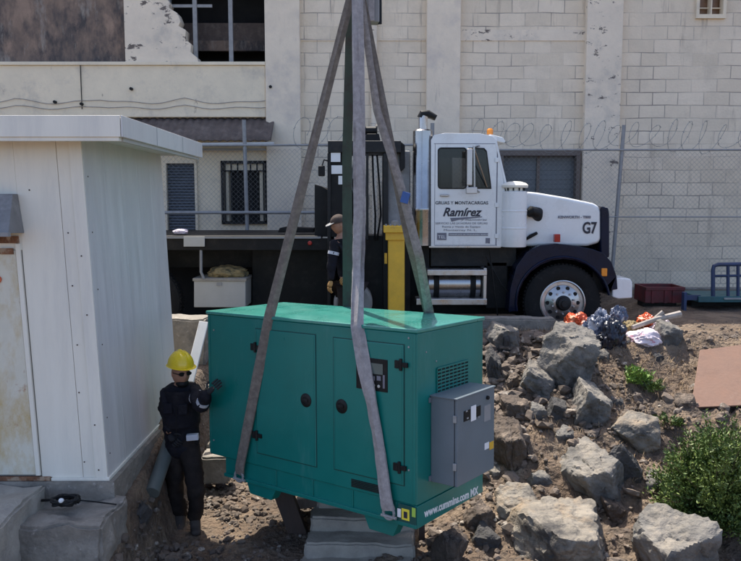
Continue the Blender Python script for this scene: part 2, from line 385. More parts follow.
gf = [(j*nx+i, j*nx+i+1, (j+1)*nx+i+1, (j+1)*nx+i) for j in range(len(gy)-1) for i in range(nx-1)]
gm = bpy.data.meshes.new('ground'); gm.from_pydata(gv, [], gf)
tag(finish(gm, 'ground', M['soil'], None, local=True, angle=180), kind='structure')
def hit(u, v, y0=4.5):
    y = y0
    while y < 14:
        p = W(u, v, y)
        if p.z <= ground(p.x, p.y): return p
        y += .015
    return W(u, v, 14)

# ------------------------------------------------------------------ warehouse
WY = 14.0
wh = thing('warehouse', 'tall cream and grey block warehouse with pilasters, stained paint and broken plaster behind the truck', 'building', (0, WY, 0))
def wx(u, Y=WY): return W(u, 202, Y).x
def wz(v, Y=WY): return W(370, v, Y).z
TOP = 9.6; LO = .9
def bx(u0, u1, v0, v1, y0, y1, top=None, low=None, Y=WY):
    return MB().box((wx(u0, Y), y0, low if low is not None else wz(v1, Y)), (wx(u1, Y), y1, top if top is not None else wz(v0, Y)))
# block bays
bx(300, 427, 0, 0, 14, 14.3, TOP, LO).build('wall', M['block'], wh)
wallm = cut(bx(456, 582, 0, 0, 14, 14.3, TOP, LO).mesh(), [bx(500, 577, 153, 0, 13.8, 14.5, low=1.0)])
finish(wallm, 'wall', M['block'], wh)
wallm = cut(bx(613, 1300, 0, 0, 14, 14.3, TOP, LO).mesh(), [bx(689, 714, -25, 17, 13.8, 14.5)])
finish(wallm, 'wall', M['block'], wh)
for a, b, mm in ((268, 302, 'plaster_soft'), (425, 458, 'plaster_soft'), (580, 615, 'plaster_chip')):
    bx(a, b, 0, 0, 13.86, 14.1, TOP, LO).build('pilaster', M[mm], wh, bevel=.015)
# horizontal ring beam of smooth plaster
bx(458, 580, 30, 41, 13.985, 14.1).build('ring_beam', M['plaster_chip'], wh)
bx(302, 425, 30, 41, 13.985, 14.1).build('ring_beam', M['block'], wh)
# left part: upper recess, ragged remains, beam, lower wall
bx(-700, 132, 0, 0, 14.12, 14.3, TOP, wz(66)).build('stained_panel', M['stained'], wh)
bx(-700, 268, 66, 118, 13.90, 14.3).build('beam', M['plaster'], wh, bevel=.02)
bx(-700, 268, 63, 66.5, 13.86, 14.0).build('sill_ledge', M['plaster'], wh, bevel=.01)
rag = [(131, -40), (168, -40), (172, -2), (176, 4), (175, 9), (183, 14), (186, 22), (184, 27), (191, 31), (190, 40), (196, 45), (195, 53), (201, 58), (203, 64), (131, 64)]
MB().prism([Vector((wx(u), 13.93, wz(v))) for u, v in rag], (0, .3, 0)).build('broken_wall', M['plaster_chip'], wh, bevel=.012)
bx(131, 300, 0, -40, 13.93, 14.3, TOP).build('wall', M['plaster_chip'], wh)
low_wall = cut(bx(-700, 272, 118, 0, 13.99, 14.3, low=LO).mesh(),
               [bx(166, 197, 163, 238, 13.8, 14.5), bx(229, 260, 171, 222, 13.8, 14.5)])
finish(low_wall, 'wall', M['plaster'], wh)
# void with things in it, behind the upper window
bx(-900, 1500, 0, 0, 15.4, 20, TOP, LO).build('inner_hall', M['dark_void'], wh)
bx(-900, 1500, 0, 0, 13.9, 20.2, TOP+.25, TOP+.01).build('roof', M['concrete'], wh)
bx(165, 300, 8, 30, 15.0, 15.1, top=wz(10)).build('inner_panel', M['rust'], wh)
bx(165, 300, 30, 41, 14.9, 15.0).build('inner_beam', M['stained'], wh)
uw = bx(171, 174, 0, 64, 14.1, 14.2, top=wz(-60)).build('window', M['galv_dark'], wh)
for u in (198, 233):
    bx(u-2, u+2, 0, 64, 14.08, 14.14, top=wz(-60)).build('mullion', M['galv'], uw)
bx(266, 268.4, 0, 64, 14.08, 14.14, top=wz(-60)).build('mullion', M['black'], uw)
bx(172, 215, 3, 6, 14.1, 14.13).build('transom', M['galv'], uw)
# lower window with its grille
gw = bx(228, 261, 170, 223, 14.2, 14.22).build('window', M['dark_void'], wh)
fr = MB()
for b in ((222, 268, 161, 164), (222, 268, 221, 224), (222, 224.5, 161, 224), (265.5, 268, 161, 224)): 
    fr.box((wx(b[0]), 13.93, wz(b[3])), (wx(b[1]), 13.985, wz(b[2])))
fr.build('frame', M['black'], gw)
g = MB()
for i in range(7):
    u = 226+i*6.4; g.tube([(wx(u), 13.94, wz(222)), (wx(u), 13.94, wz(162))], .014, 6)
g.tube([(wx(222), 13.93, wz(171)), (wx(268), 13.93, wz(171))], .012, 6); g.tube([(wx(222), 13.93, wz(214)), (wx(268), 13.93, wz(214))], .012, 6)
g.build('grille', M['black'], gw)
# grey blue shutter
sh = MB()
for i in range(26):
    z1 = wz(163+i*2.9); z0 = wz(163+(i+1)*2.9-.35)
    sh.hexa([(wx(168), 14.02, z0), (wx(195), 14.02, z0), (wx(195), 14.08, z0), (wx(168), 14.08, z0), (wx(168), 14.06, z1), (wx(195), 14.06, z1), (wx(195), 14.09, z1), (wx(168), 14.09, z1)])
so = sh.build('shutter', M['window_blue'], wh)
fr = MB()
for b in ((165, 198, 161, 163.5), (165, 167.6, 163.5, 238), (195.6, 198, 163.5, 238)): fr.box((wx(b[0]), 13.95, wz(b[3])), (wx(b[1]), 14.1, wz(b[2])))
fr.build('frame', M['plaster'], so)
# corrugated awning
aw = MB(); n = 90; vs = []; 
for i in range(n+1):
    x = wx(132) + (wx(276)-wx(132))*i/n; d = .012*math.sin(i*1.35)
    vs += [(x, 13.98, wz(119)+d), (x, 13.42, wz(141, 13.42)+d)]
aw.add(vs, [(2*i, 2*i+2, 2*i+3, 2*i+1) for i in range(n)])
awo = aw.build('awning', M['rust'], wh)
sm = awo.modifiers.new('Solid', 'SOLIDIFY'); sm.thickness = .02
MB().tube([(wx(196), 13.40, wz(145, 13.4)), (wx(279), 13.40, wz(144, 13.4))], .035, 8).build('awning_edge', M['white_metal'], awo)
MB().tube([(wx(196), 13.9, wz(150)), (wx(279), 13.9, wz(150))], .02, 6).build('awning_rail', M['white_metal'], awo)
# roller door behind the bonnet
rd = MB()
for i in range(32):
    z1 = wz(156)-i*.085; rd.box((wx(502), 14.12+.008*(i % 2), z1-.083), (wx(575), 14.18, z1))
ro = rd.build('roller_door', M['roll_grey'], wh)
fr = MB()
for b in ((498, 579, 150, 156), (498, 502.5, 156, 300), (574.5, 579, 156, 300)): fr.box((wx(b[0]), 13.94, wz(b[3])), (wx(b[1]), 14.12, wz(b[2])))
fr.build('frame', M['frame_brown'], ro, bevel=.008)
MB().box((wx(537), 14.08, wz(300)), (wx(540), 14.115, wz(156))).build('rail', M['frame_brown'], ro)
# small high window
sw = bx(689, 714, -25, 17, 14.12, 14.16).build('window', mat('ochre_pane', (.22, .12, .06), .4, var=.4, scale=4), wh)
fr = MB()
for b in ((687, 716, 15, 19), (687, 690, -26, 15), (713, 716, -26, 15), (701, 702, -25, 15)): fr.box((wx(b[0]), 13.94, wz(b[3])), (wx(b[1]), 14.1, wz(b[2])))
fr.box((wx(690), 14.05, wz(8)), (wx(713), 14.09, wz(7)))
fr.build('frame', M['plaster'], sw)
# cables on the beam and a stained downpipe
for k, (v0, s_) in enumerate(((100, .07), (107, .04))):
    pts = []
    for i in range(41):
        u = -60 + (332)*i/40; pts.append((wx(u), 13.875, wz(v0) - s_*math.sin(math.pi*((i*4) % 40)/40) - .02*math.sin(i)))
    MB().tube(pts, .006, 5).build('cable', M['wood_grey'], wh)
for u, v in ((137, 90), (273, 88), (62, 103), (88, 105)):
    MB().tube([(wx(u), 13.84, wz(v)), (wx(u), 13.92, wz(v))], .028, 8).build('pipe_stub', M['black'], wh)
MB().tube([(wx(88), 13.88, wz(66)), (wx(88), 13.88, wz(110))], .008, 5).build('cable', M['black'], wh)
MB().tube([(wx(374), 13.9, wz(-80)), (wx(374), 13.9, wz(140)), (wx(376), 13.9, wz(300))], .055, 12).build('downpipe', M['plaster_chip'], wh)
# plinth course along the foot of the wall
MB().box((wx(300), 13.82, LO), (wx(1300), 13.99, wz(287))).build('plinth', M['concrete'], wh, bevel=.02)

# ------------------------------------------------------------------ chain link fence
FY = 13.2
def chain_link(x0, x1, z0, z1, y, pitch=.085, r=.0024):
    m = MB(); n = int((x1-x0)/pitch)+1; k = int((z1-z0)/pitch*1)+1
    # each wire: a zigzag strip going up, drawn as thin square prism
    for i in range(n):
        xa = x0 + i*pitch
        pts = []
        for j in range(2*k+1):
            z = z0 + j*pitch/2
            if z > z1: break
            pts.append((xa + (pitch*.5 if j % 2 else 0), y + (r if (j+i) % 2 else -r), z))
        m.tube(pts, r, 3, cap=False)
        pts2 = [(2*xa - p[0], 2*y-p[1], p[2]) for p in pts]
        m.tube([(q[0] + pitch*.0, q[1], q[2]) for q in pts2], r, 3, cap=False)
    return m
fe = thing('chain_link_fence', 'galvanised chain link fence with coils of razor wire in front of the block wall', 'fence', (0, FY, 0))
def fx(u): return W(u, 202, FY).x
def fz(v): return W(370, v, FY).z
for u0, v0, u1, v1 in ((245, 120, 247, 240), (622, 125, 613, 292), (40, 120, 40, 240), (822, 125, 820, 292), (432, 123, 430, 292)):
    MB().tube([(fx(u0), FY+.03, fz(v0)), (fx(u1), FY+.03, fz(v1)-.35)], .034, 10).build('post', M['galv'], fe)
MB().tube([(fx(-200), FY, fz(146)), (fx(430), FY, fz(145))], .018, 8).build('rail', M['galv'], fe)
MB().tube([(fx(-200), FY-.02, fz(213)), (fx(320), FY-.02, fz(212.5))], .027, 8).build('rail', M['galv'], fe)
MB().tube([(fx(430), FY, fz(150)), (fx(1000), FY, fz(150))], .018, 8).build('rail', M['galv'], fe)
MB().tube([(fx(430), FY, fz(217)), (fx(1000), FY, fz(217))], .012, 6).build('rail', M['galv'], fe)
chain_link(fx(150), fx(432), fz(236), fz(147), FY).build('mesh', M['galv_dark'], fe, angle=180)
chain_link(fx(432), fx(830), fz(290), fz(151), FY).build('mesh', M['galv_dark'], fe, angle=180)
rz = random.Random(4)
def coil(u0, u1, vc, seed):
    pts = []; x0 = fx(u0); x1 = fx(u1); n = int((x1-x0)/.30*26); zc = fz(vc)
    for i in range(n):
        t = i/26*2*math.pi; q = i/n
        rr = .225 + .045*math.sin(i*.037+seed) + .03*math.sin(i*.11) + .035*noise.noise(Vector((i*.05, seed, 0)))
        pts.append((x0+(x1-x0)*q + .21*math.sin(t+1.1) + .05*math.sin(i*.05), FY + rr*.8*math.cos(t), zc + rr*math.sin(t) + .025*math.sin(i*.03)))
    m = MB().tube(pts, .0036, 4, cap=False)
    for i in range(0, n, 4):
        p = Vector(pts[i]); a = Vector((rz.uniform(-1, 1), rz.uniform(-1, 1), rz.uniform(-1, 1))).normalized()*.022
        m.tube([p-a, p+a], .004, 3)
    return m
coil(296, 372, 134, 0).build('razor_wire', M['galv_dark'], fe, angle=180)
coil(470, 860, 136, 2).build('razor_wire', M['galv_dark'], fe, angle=180)

# ------------------------------------------------------------------ shed
sd = thing('metal_shed', 'cream sheet metal shed with side wall coloured darker for shade, flat overhanging roof and a rusty door', 'shed', (-2.08, 6.0, 0))
SX = -2.14; SY0 = 6.0; SY1 = 8.24
z_base = W(106, 478, 6.0).z; z_eave = 3.62
MB().box((-6, SY0+.012, z_base), (SX-.012, SY1, z_eave)).build('wall_core', M['white_metal'], sd)
# front sheets
def sx(u, Y=6.0): return W(u, 300, Y).x + .055
def sz(v, Y=6.0): return W(60, v, Y).z
for a, b in ((-6, sx(28)), (sx(28), sx(70)-.0015), (sx(70)+.0015, SX+.004)):
    MB().box((a, SY0-.012, z_base+.012 if b > sx(29) else sz(250)), (b, SY0+.01, z_eave)).build('wall_sheet', M['shed_cream'], sd, bevel=.003)
MB().box((sx(83), SY0-.026, z_base+.012), (SX+.006, SY0-.013, z_eave)).build('corner_trim', M['shed_cream'], sd, bevel=.003)
n = 5
for i in range(n):
    a = SY0-.010 + (SY1-SY0+.01)*i/n; b = SY0-.010 + (SY1-SY0+.01)*(i+1)/n
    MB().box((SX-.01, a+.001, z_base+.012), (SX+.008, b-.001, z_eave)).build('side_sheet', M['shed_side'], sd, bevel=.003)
MB().box((SX-.01, SY0-.03, z_base-.012), (SX+.022, SY1, z_base+.014)).build('base_trim', M['shed_cream'], sd, bevel=.003)
MB().box((sx(38), SY0-.034, z_base-.012), (SX+.02, SY0+.0, z_base+.012)).build('base_trim', M['shed_cream'], sd, bevel=.003)
# screws
scr = MB()
for (u, v) in ((78, 233), (80, 286), (83, 345), (82, 393), (85, 462), (91, 256), (94, 315), (97, 425), (99, 470), (41, 190), (34, 398)):
    p = W(u, v, SY0-.03); MB().lathe((p.x, SY0-.013 if u < 83 else SY0-.027, p.z), (0, -1, 0), [(.006, 0), (.006, .003), (.003, .005)], 8).build('screw', M['wood_dark'], sd)
for (y, z) in ((6.06, 3.3), (6.06, 2.86), (6.08, 2.4), (6.08, 1.95), (6.06, 1.35), (6.06, 1.05)):
    MB().lathe((SX+.008, y, z), (1, 0, 0), [(.006, 0), (.006, .003), (.003, .005)], 8).build('screw', M['wood_dark'], sd)
# roof: fascia box, overhanging
ez0 = W(121.6, 137, 5.7).z; ez1 = W(121.6, 115.5, 5.7).z
rx1 = W(121.6, 137, 5.7).x
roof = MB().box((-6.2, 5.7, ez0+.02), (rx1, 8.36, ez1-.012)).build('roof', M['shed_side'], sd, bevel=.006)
MB().box((-6.2, 5.688, ez0), (rx1-.005, 5.7, ez1)).build('fascia', M['shed_cream'], roof, bevel=.003)
MB().box((rx1, 5.69, ez0), (rx1+.012, 8.37, ez1)).build('fascia', M['shed_side'], roof, bevel=.003)
MB().box((-6.2, 5.70, ez0-.028), (rx1-.02, 5.76, ez0-.0)).build('drip_trim', M['shed_cream'], roof)
MB().box((rx1-.05, 5.77, ez0-.028), (rx1-.01, 8.3, ez0)).build('drip_trim', M['white_metal'], roof)
for y in (6.6, 7.5):
    MB().box((rx1+.012, y, ez0), (rx1+.0135, y+.004, ez1)).build('seam', M['cabinet'], roof)
# rusty door
dr = MB().box((sx(-40), SY0-.02, z_base+.035), (sx(22), SY0+.0, sz(250))).build('door', M['door_rusty'], sd, bevel=.004)
MB().hexa([(sx(-40), SY0-.035, sz(243)), (sx(26), SY0-.035, sz(243)), (sx(26), SY0, sz(243)), (sx(-40), SY0, sz(243)),
           (sx(-40), SY0-.035, sz(236)), (sx(26), SY0-.035, sz(236)), (sx(26), SY0, sz(236)), (sx(-40), SY0, sz(236))]).build('door_head', M['rust_strong'], dr)
MB().box((sx(22.5), SY0-.03, z_base+.03), (sx(27), SY0-.0, sz(243.5))).build('door_jamb', M['shed_cream'], dr, bevel=.003)
MB().box((sx(-40), SY0-.04, z_base-.01), (sx(37), SY0-.0, z_base+.02)).build('threshold', M['rust_strong'], dr, bevel=.003)
MB().box((sx(7), SY0-.035, sz(254)), (sx(20), SY0-.02, sz(248))).build('hinge', M['rust_strong'], dr)
MB().lathe((sx(2), SY0-.02, sz(279)), (0, -1, 0), [(.03, 0), (.03, .012), (.02, .02)], 16).build('knob', M['bag_orange'], dr)
# small sheet hood over the door
h0 = [W(-60, 195, 5.86), W(31, 194, 5.86)]
MB().hexa([(sx(-60), 5.72, sz(232)), (sx(32), 5.72, sz(232)), (sx(32), SY0-.013, sz(233)), (sx(-60), SY0-.013, sz(233)),
           (sx(-60), 5.90, sz(194)), (sx(29), 5.90, sz(194)), (sx(29), SY0-.013, sz(194)), (sx(-60), SY0-.013, sz(194))]).build('door_hood', M['grey_box'], sd, bevel=.004)
MB().box((sx(-60), 5.70, sz(235)), (sx(33), 5.74, sz(231))).build('hood_lip', M['galv_dark'], sd)
# the sheet walls stand slightly out of plumb
for ch in sd.children_recursive:
    if ch is roof or ch.parent is roof: continue
    for v in ch.data.vertices: v.co.x -= .042*(v.co.z - z_base)
# foundation
bm = bmesh.new(); me = MB().box((-6, 6.0-.045, -.6), (SX+.06, SY1+.3, z_base-.013)).mesh(); bm.from_mesh(me)
bmesh.ops.subdivide_edges(bm, edges=bm.edges, cuts=40, use_grid_fill=True)
for v in bm.verts:
    if v.co.z < z_base-.03: v.co += Vector((1, -1, 0))*.02*fbm(v.co, 3, 3)
bm.to_mesh(me); bm.free()
fo = finish(me, 'foundation', M['concrete'], sd, angle=60)
def rough_box(lo, hi, amp, cuts=24, seed=0):
    me = MB().box(lo, hi).mesh(); bm = bmesh.new(); bm.from_mesh(me)
    bmesh.ops.bevel(bm, geom=bm.edges, offset=.02, segments=2, affect='EDGES')
    bmesh.ops.subdivide_edges(bm, edges=[e for e in bm.edges if e.calc_length() > .08], cuts=cuts, use_grid_fill=True)
    for v in bm.verts:
        q = v.co + Vector((seed, 0, 0)); v.co += Vector((noise.noise(q*4), noise.noise(q*4+Vector((9, 0, 0))), noise.noise(q*4+Vector((0, 7, 0)))))*amp + Vector((noise.noise(q*17), noise.noise(q*17+Vector((4, 4, 0))), noise.noise(q*17+Vector((0, 0, 5)))))*amp*.3
    bm.to_mesh(me); bm.free(); return me
finish(rough_box((-4.2, 5.45, -.5), (-2.0, 6.0, .70), .055), 'ledge', M['concrete'], fo, angle=60)
tag(finish(rough_box((-4.6, 5.0, -.4), (-2.62, 5.93, .83), .035, seed=4), 'entrance_step', M['concrete_pale'], None, angle=60),
    'pale worn concrete step slab in front of the shed door', 'step')
# black cable coil on the ledge
cc = W(66, 512, 5.75); pts = []
for i in range(120):
    a = i/120*2*math.pi*5; rr = .075+.012*math.sin(i*.9)
    pts.append((cc.x+rr*math.cos(a)*1.25, cc.y+rr*math.sin(a), .755+.035*abs(math.sin(i*.21))))
co = MB().tube(pts, .011, 6).build('cable_coil', M['black'], None)
tag(co, 'coiled black cable with a white plug lying on the ledge under the shed', 'cable')
MB().lathe((cc.x, cc.y-.07, .80), (0, -1, .4), [(.018, 0), (.018, .02), (.008, .03)], 16).build('plug', M['white'], co)
MB().tube([(cc.x-.07, cc.y, .78), (cc.x-.25, cc.y+.08, .74), (cc.x-.42, cc.y+.02, .73)], .011, 6).build('tail', M['black'], co)
MB().tube([(cc.x+.07, cc.y, .78), (cc.x+.2, cc.y+.08, .73), (cc.x+.38, cc.y+.05, .72)], .006, 6).build('tail', M['black'], co)

# ------------------------------------------------------------------ truck
TY = 10.3
tk = thing('crane_truck', 'white and navy long-nosed flatbed truck marked G7 with a black crane behind the cab', 'truck', (0.6, TY, 1.18))
def T(u, v, Y=TY): return W(u, v, Y)
def px(poly, Y=TY): return [T(u, v, Y) for u, v in poly]
def pr(poly, y0, y1, name, m, parent=tk, **k):
    return MB().prism([Vector((p.x, y0, p.z)) for p in px(poly)], (0, y1-y0, 0)).build(name, m, parent, **k)
def rect(u0, v0, u1, v1): return [(u0, v1), (u1, v1), (u1, v0), (u0, v0)]
YF = 12.45
cabp = [(431, 247), (431, 140), (434, 135), (445, 133), (480, 133.5), (492, 136), (497, 140), (505, 190), (505, 247)]
cm = MB().prism([Vector((p.x, TY, p.z)) for p in px(cabp)], (0, YF-TY, 0)).mesh()
inner = [(434, 240), (434, 142), (446, 138), (486, 139), (493, 143), (500, 188), (500, 240)]
c1 = MB().prism([Vector((p.x, TY+.05, p.z)) for p in px(inner)], (0, YF-TY-.1, 0))
def rrect(u0, v0, u1, v1, r=3):
    out = []
    for cx_, cy_, a0 in ((u1-r, v0+r, -90), (u1-r, v1-r, 0), (u0+r, v1-r, 90), (u0+r, v0+r, 180)):
        for k in range(4):
            a = R(a0+k*30); out.append((cx_+r*math.cos(a), cy_+r*math.sin(a)))
    return out
win = rrect(438.5, 148.5, 466, 188); vent = [(469, 188), (491, 188), (490, 180), (486.5, 152), (484, 149), (469, 148.5)]
c2 = MB().prism([Vector((p.x, TY-.2, p.z)) for p in px(win)], (0, YF-TY+.4, 0))
c3 = MB().prism([Vector((p.x, TY-.2, p.z)) for p in px(vent)], (0, YF-TY+.4, 0))
ws = [T(480, 145), T(520, 145), T(520, 184), T(480, 184)]
c4 = MB().prism([Vector((p.x, TY+.14, p.z)) for p in ws], (0, YF-TY-.28, 0))
cabm = cut(cm, [c1, c2, c3, c4])
cab = finish(cabm, 'cab', M['truck_white'], tk, bevel=.012)
# rear wall: solid white; glazing
pr(win, TY+.02, TY+.026, 'side_window', M['glass_cab'], cab); pr(vent, TY+.02, TY+.026, 'side_window', M['glass_cab'], cab)
pr(win, YF-.03, YF-.024, 'side_window', M['glass_cab'], cab)
def ring(poly, t, y0, y1, name, m, parent):
    c = Vector((sum(p[0] for p in poly)/len(poly), sum(p[1] for p in poly)/len(poly))); big = []
    for p in poly:
        d = Vector(p)-c; big.append(tuple(c + d*(1+t/d.length)))
    a = MB().prism([Vector((p.x, y0, p.z)) for p in px(big)], (0, y1-y0, 0)).mesh()
    return finish(cut(a, [MB().prism([Vector((p.x, y0-.1, p.z)) for p in px(poly)], (0, y1-y0+.2, 0))]), name, m, parent)
ring(win, 1.2, TY-.008, TY+.03, 'window_seal', M['black'], cab); ring(vent, 1.0, TY-.008, TY+.03, 'window_seal', M['black'], cab)
a, b = T(497.2, 144), T(504.6, 186)
MB().hexa([(b.x-.0, TY+.12, b.z), (b.x+.015, TY+.12, b.z), (b.x+.015, YF-.12, b.z), (b.x, YF-.12, b.z),
           (a.x-.0, TY+.12, a.z), (a.x+.015, TY+.12, a.z), (a.x+.015, YF-.12, a.z), (a.x, YF-.12, a.z)]).build('windscreen', M['glass_cab'], cab)
a, b = T(495.5, 143), T(506.5, 190)
MB().hexa([(b.x-.01, TY-.004, b.z), (b.x+.025, TY-.004, b.z), (b.x+.025, TY+.1, b.z), (b.x-.01, TY+.1, b.z),
           (a.x-.01, TY-.004, a.z), (a.x+.025, TY-.004, a.z), (a.x+.025, TY+.1, a.z), (a.x-.01, TY+.1, a.z)]).build('pillar', M['truck_white'], cab, bevel=.008)
# interior seats and wheel
seat = MB().box((T(440, 0).x, TY+.2, T(0, 240).z), (T(453, 0).x, TY+.75, T(0, 205).z)); seat.box((T(438, 0).x, TY+.2, T(0, 210).z), (T(444, 0).x, TY+.75, T(0, 168).z))
seat.box((T(440, 0).x, TY+1.3, T(0, 240).z), (T(453, 0).x, TY+1.9, T(0, 205).z)); seat.box((T(438, 0).x, TY+1.3, T(0, 210).z), (T(444, 0).x, TY+1.9, T(0, 168).z))
seat.build('seat', M['black'], cab, bevel=.04)
MB().tube([T(476+6*math.cos(k*R(20)), 186+10*math.sin(k*R(20)), TY+.45) for k in range(19)], .015, 6).build('steering_wheel', M['black'], cab)
# door: seam lines, handle, lettering
dm = MB()
for b in ((434, 143.5, 496, 144), (434.5, 144, 435, 245), (496.4, 150, 497, 245), (434.5, 245, 497, 245.6)):
    p, q = T(b[0], b[3]), T(b[2], b[1]); dm.box((p.x, TY-.003, p.z), (q.x, TY+.001, q.z))
door = dm.build('door', M['grey_ink'], cab)
p = T(440, 195); MB().box((p.x, TY-.03, p.z-.02), (p.x+.12, TY-.004, p.z+.01)).build('handle', M['chrome'], door, bevel=.008)
def tt(s, u, v, hpx, wpx, m='black_ink', bold=.0, shear=0, Y=TY-.0045, parent=None):
    p = T(u, v); return text('lettering', s, hpx/73.8*1.38, (p.x, Y, p.z), (1, 0, 0), (0, 0, 1), M[m], parent or door, bold=bold, shear=shear, width=wpx/73.8)
tt('GRUAS Y MONTACARGAS', 435.2, 204.4, 3.3, 52.5, bold=.0006)
tt('Ramírez', 442.5, 216, 8.5, 39, bold=.004, shear=.35)
p, q = T(450, 219.5), T(482, 217.3)
MB().prism([(p.x, TY-.0045, p.z+.02), (q.x, TY-.0045, q.z+.012), (q.x, TY-.0045, q.z), (p.x+.12, TY-.0045, p.z-.005), (p.x+.02, TY-.0045, p.z-.03)], (0, .003, 0)).build('lettering', M['grey_ink'], door)
tt('y maniobras', 461, 220.6, 2.2, 26, 'grey_ink', shear=.3)
tt('SERVICIO LAS 24 HORAS DE GRUAS', 435.2, 224.2, 2.0, 52, 'grey_ink')
tt('Renta y Venta de Equipo', 442, 227.6, 2.0, 38, 'grey_ink')
tt('Monterrey N. L.', 443.5, 231, 2.0, 33, 'grey_ink')
for b, mm in (((437, 232.8, 446.5, 240), 'grey_ink'), ((448.5, 233, 488, 235.8), 'grey_ink'), ((485.5, 238, 490, 243.5), 'grey_ink')):
    p, q = T(b[0], b[3]), T(b[2], b[1]); MB().box((p.x, TY-.0045, p.z), (q.x, TY-.0015, q.z)).build('placard', M[mm], door)
tt('TEL', 438, 238.4, 3.2, 7.5, 'white', Y=TY-.007); tt('TRANSPORTE DE MAQUINARIA PESADA', 449, 235.2, 1.4, 39, 'white', Y=TY-.007)
rv = MB()
for k in range(18):
    p = T(436+k*3.4, 243.3); rv.lathe((p.x, TY-.001, p.z), (0, -1, 0), [(.007, 0), (.005, .004)], 6)
for k in range(16):
    p = T(498.8, 150+k*6); rv.lathe((p.x, TY-.001, p.z), (0, -1, 0), [(.006, 0), (.004, .004)], 6)
rv.build('rivets', M['truck_white'], cab)
for v in (160, 205, 236):
    p = T(497, v); MB().box((p.x-.03, TY-.014, p.z-.03), (p.x+.025, TY-.002, p.z+.03)).build('hinge', M['truck_white'], door, bevel=.004)
MB().box((T(431, 0).x, TY-.006, T(0, 247.6).z), (T(505, 0).x, TY+.05, T(0, 246).z)).build('sill', M['dull_chrome'], cab)
# roof visor and beacon
pr([(490, 134), (503, 137), (506, 141), (505, 143), (492, 140)], TY+.03, YF-.03, 'visor', M['truck_white'], cab, bevel=.01)
pr([(466, 133), (468, 129.5), (487, 129.5), (488, 133.3)], TY+.6, TY+1.5, 'beacon_bar', M['black'], cab, bevel=.02)
p = T(490, 133, TY+.7); MB().lathe((p.x, TY+.7, p.z-.02), (0, 0, 1), [(.045, 0), (.045, .06), (.025, .085)], 16).build('beacon', M['amber'], cab)
# mirror
mi = MB(); p0, p1 = T(468, 147), T(468, 191)
mi.box((T(466.5, 0).x, TY-.28, T(0, 186).z), (T(472, 0).x, TY-.22, T(0, 150).z))
mo = mi.build('mirror', M['dull_chrome'], cab, bevel=.012)
for pp in (((477, 146), (474, 147)), ((477, 192), (472, 188))):
    MB().tube([T(pp[0][0]+2, pp[0][1], TY), T(pp[1][0], pp[1][1], TY-.25)], .014, 8).build('bracket', M['chrome'], mo)
MB().tube([T(474, 146, TY-.25), T(474.5, 191, TY-.25)], .014, 8).build('bracket', M['chrome'], mo)
MB().tube([T(474.5, 150, TY-.25), T(487, 187, TY-.02)], .010, 8).build('bracket', M['chrome'], mo)
MB().box((T(466, 0).x, TY-.29, T(0, 194).z), (T(477, 0).x, TY-.21, T(0, 187.5).z)).build('bracket', M['dull_chrome'], mo, bevel=.01)
# bonnet
hood = [(505, 247), (505, 191.5), (515, 190), (540, 192.5), (570, 197.5), (596, 203), (602, 206), (604.5, 212), (604.5, 240), (601, 244), (590, 247)]
hm = MB().prism([Vector((p.x, TY+.12, p.z)) for p in px(hood)], (0, YF-TY-.24, 0))
hd = hm.build('bonnet', M['truck_white'], tk, bevel=.05, bseg=4)
tt('G7', 584.5, 233.5, 11.5, 14.5, 'black_ink', bold=.006, Y=TY+.112, parent=hd)
tt('KENWORTH - T800', 560, 218.5, 2.6, 33, 'grey_ink', bold=.002, Y=TY+.112, parent=hd)
gr = pr([(603, 206), (611, 208), (612, 214), (612, 258), (603, 258)], TY+.1, YF-.1, 'grille', M['navy'], tk, bevel=.02)
pr([(612.3, 207), (615, 208), (615, 262), (612.3, 262)], TY+.3, YF-.3, 'grille_bars', M['dull_chrome'], gr, bevel=.01)
# air cleaner
p = T(514.5, 247, TY-.05); hgt = T(0, 191).z - p.z
ac = MB().lathe((p.x, TY+.02, p.z), (0, 0, 1), [(.165, 0), (.17, .01), (.17, .24), (.174, .245), (.174, .26), (.17, .265), (.17, .47), (.174, .475), (.174, .49), (.17, .495), (.17, hgt-.01), (.15, hgt)], 32).build('air_cleaner', M['truck_white'], tk)
MB().lathe((p.x, TY+.02, p.z+hgt), (0, 0, 1), [(.12, -.01), (.12, .04), (.175, .045), (.18, .075), (.15, .105), (.08, .125), (.01, .13)], 32).build('cap', M['shed_cream'], ac)
for k in range(10):
    a_ = k*R(36); MB().box((p.x+.13*math.cos(a_)-.008, TY+.02+.13*math.sin(a_)-.008, p.z+hgt+.002), (p.x+.13*math.cos(a_)+.008, TY+.02+.13*math.sin(a_)+.008, p.z+hgt+.04)).build('louvre', M['black'], ac)
MB().tube([T(527, 214, TY+.05), T(531, 211.5, TY+.03), T(537, 213, TY+.1), T(538, 220, TY+.2)], [.05, .075, .085, .06], 16).build('intake_elbow', M['black'], tk)
MB().tube([T(525, 240, TY+.1), T(531, 236, TY+.08), T(537, 233, TY+.1)], [.015, .025, .02], 8).build('bonnet_latch', M['black'], tk)
MB().box((T(559.5, 0).x, TY-.06, T(0, 242).z), (T(565.5, 0).x, TY+.03, T(0, 234).z)).build('marker_light', M['red_lens'], tk, bevel=.01)
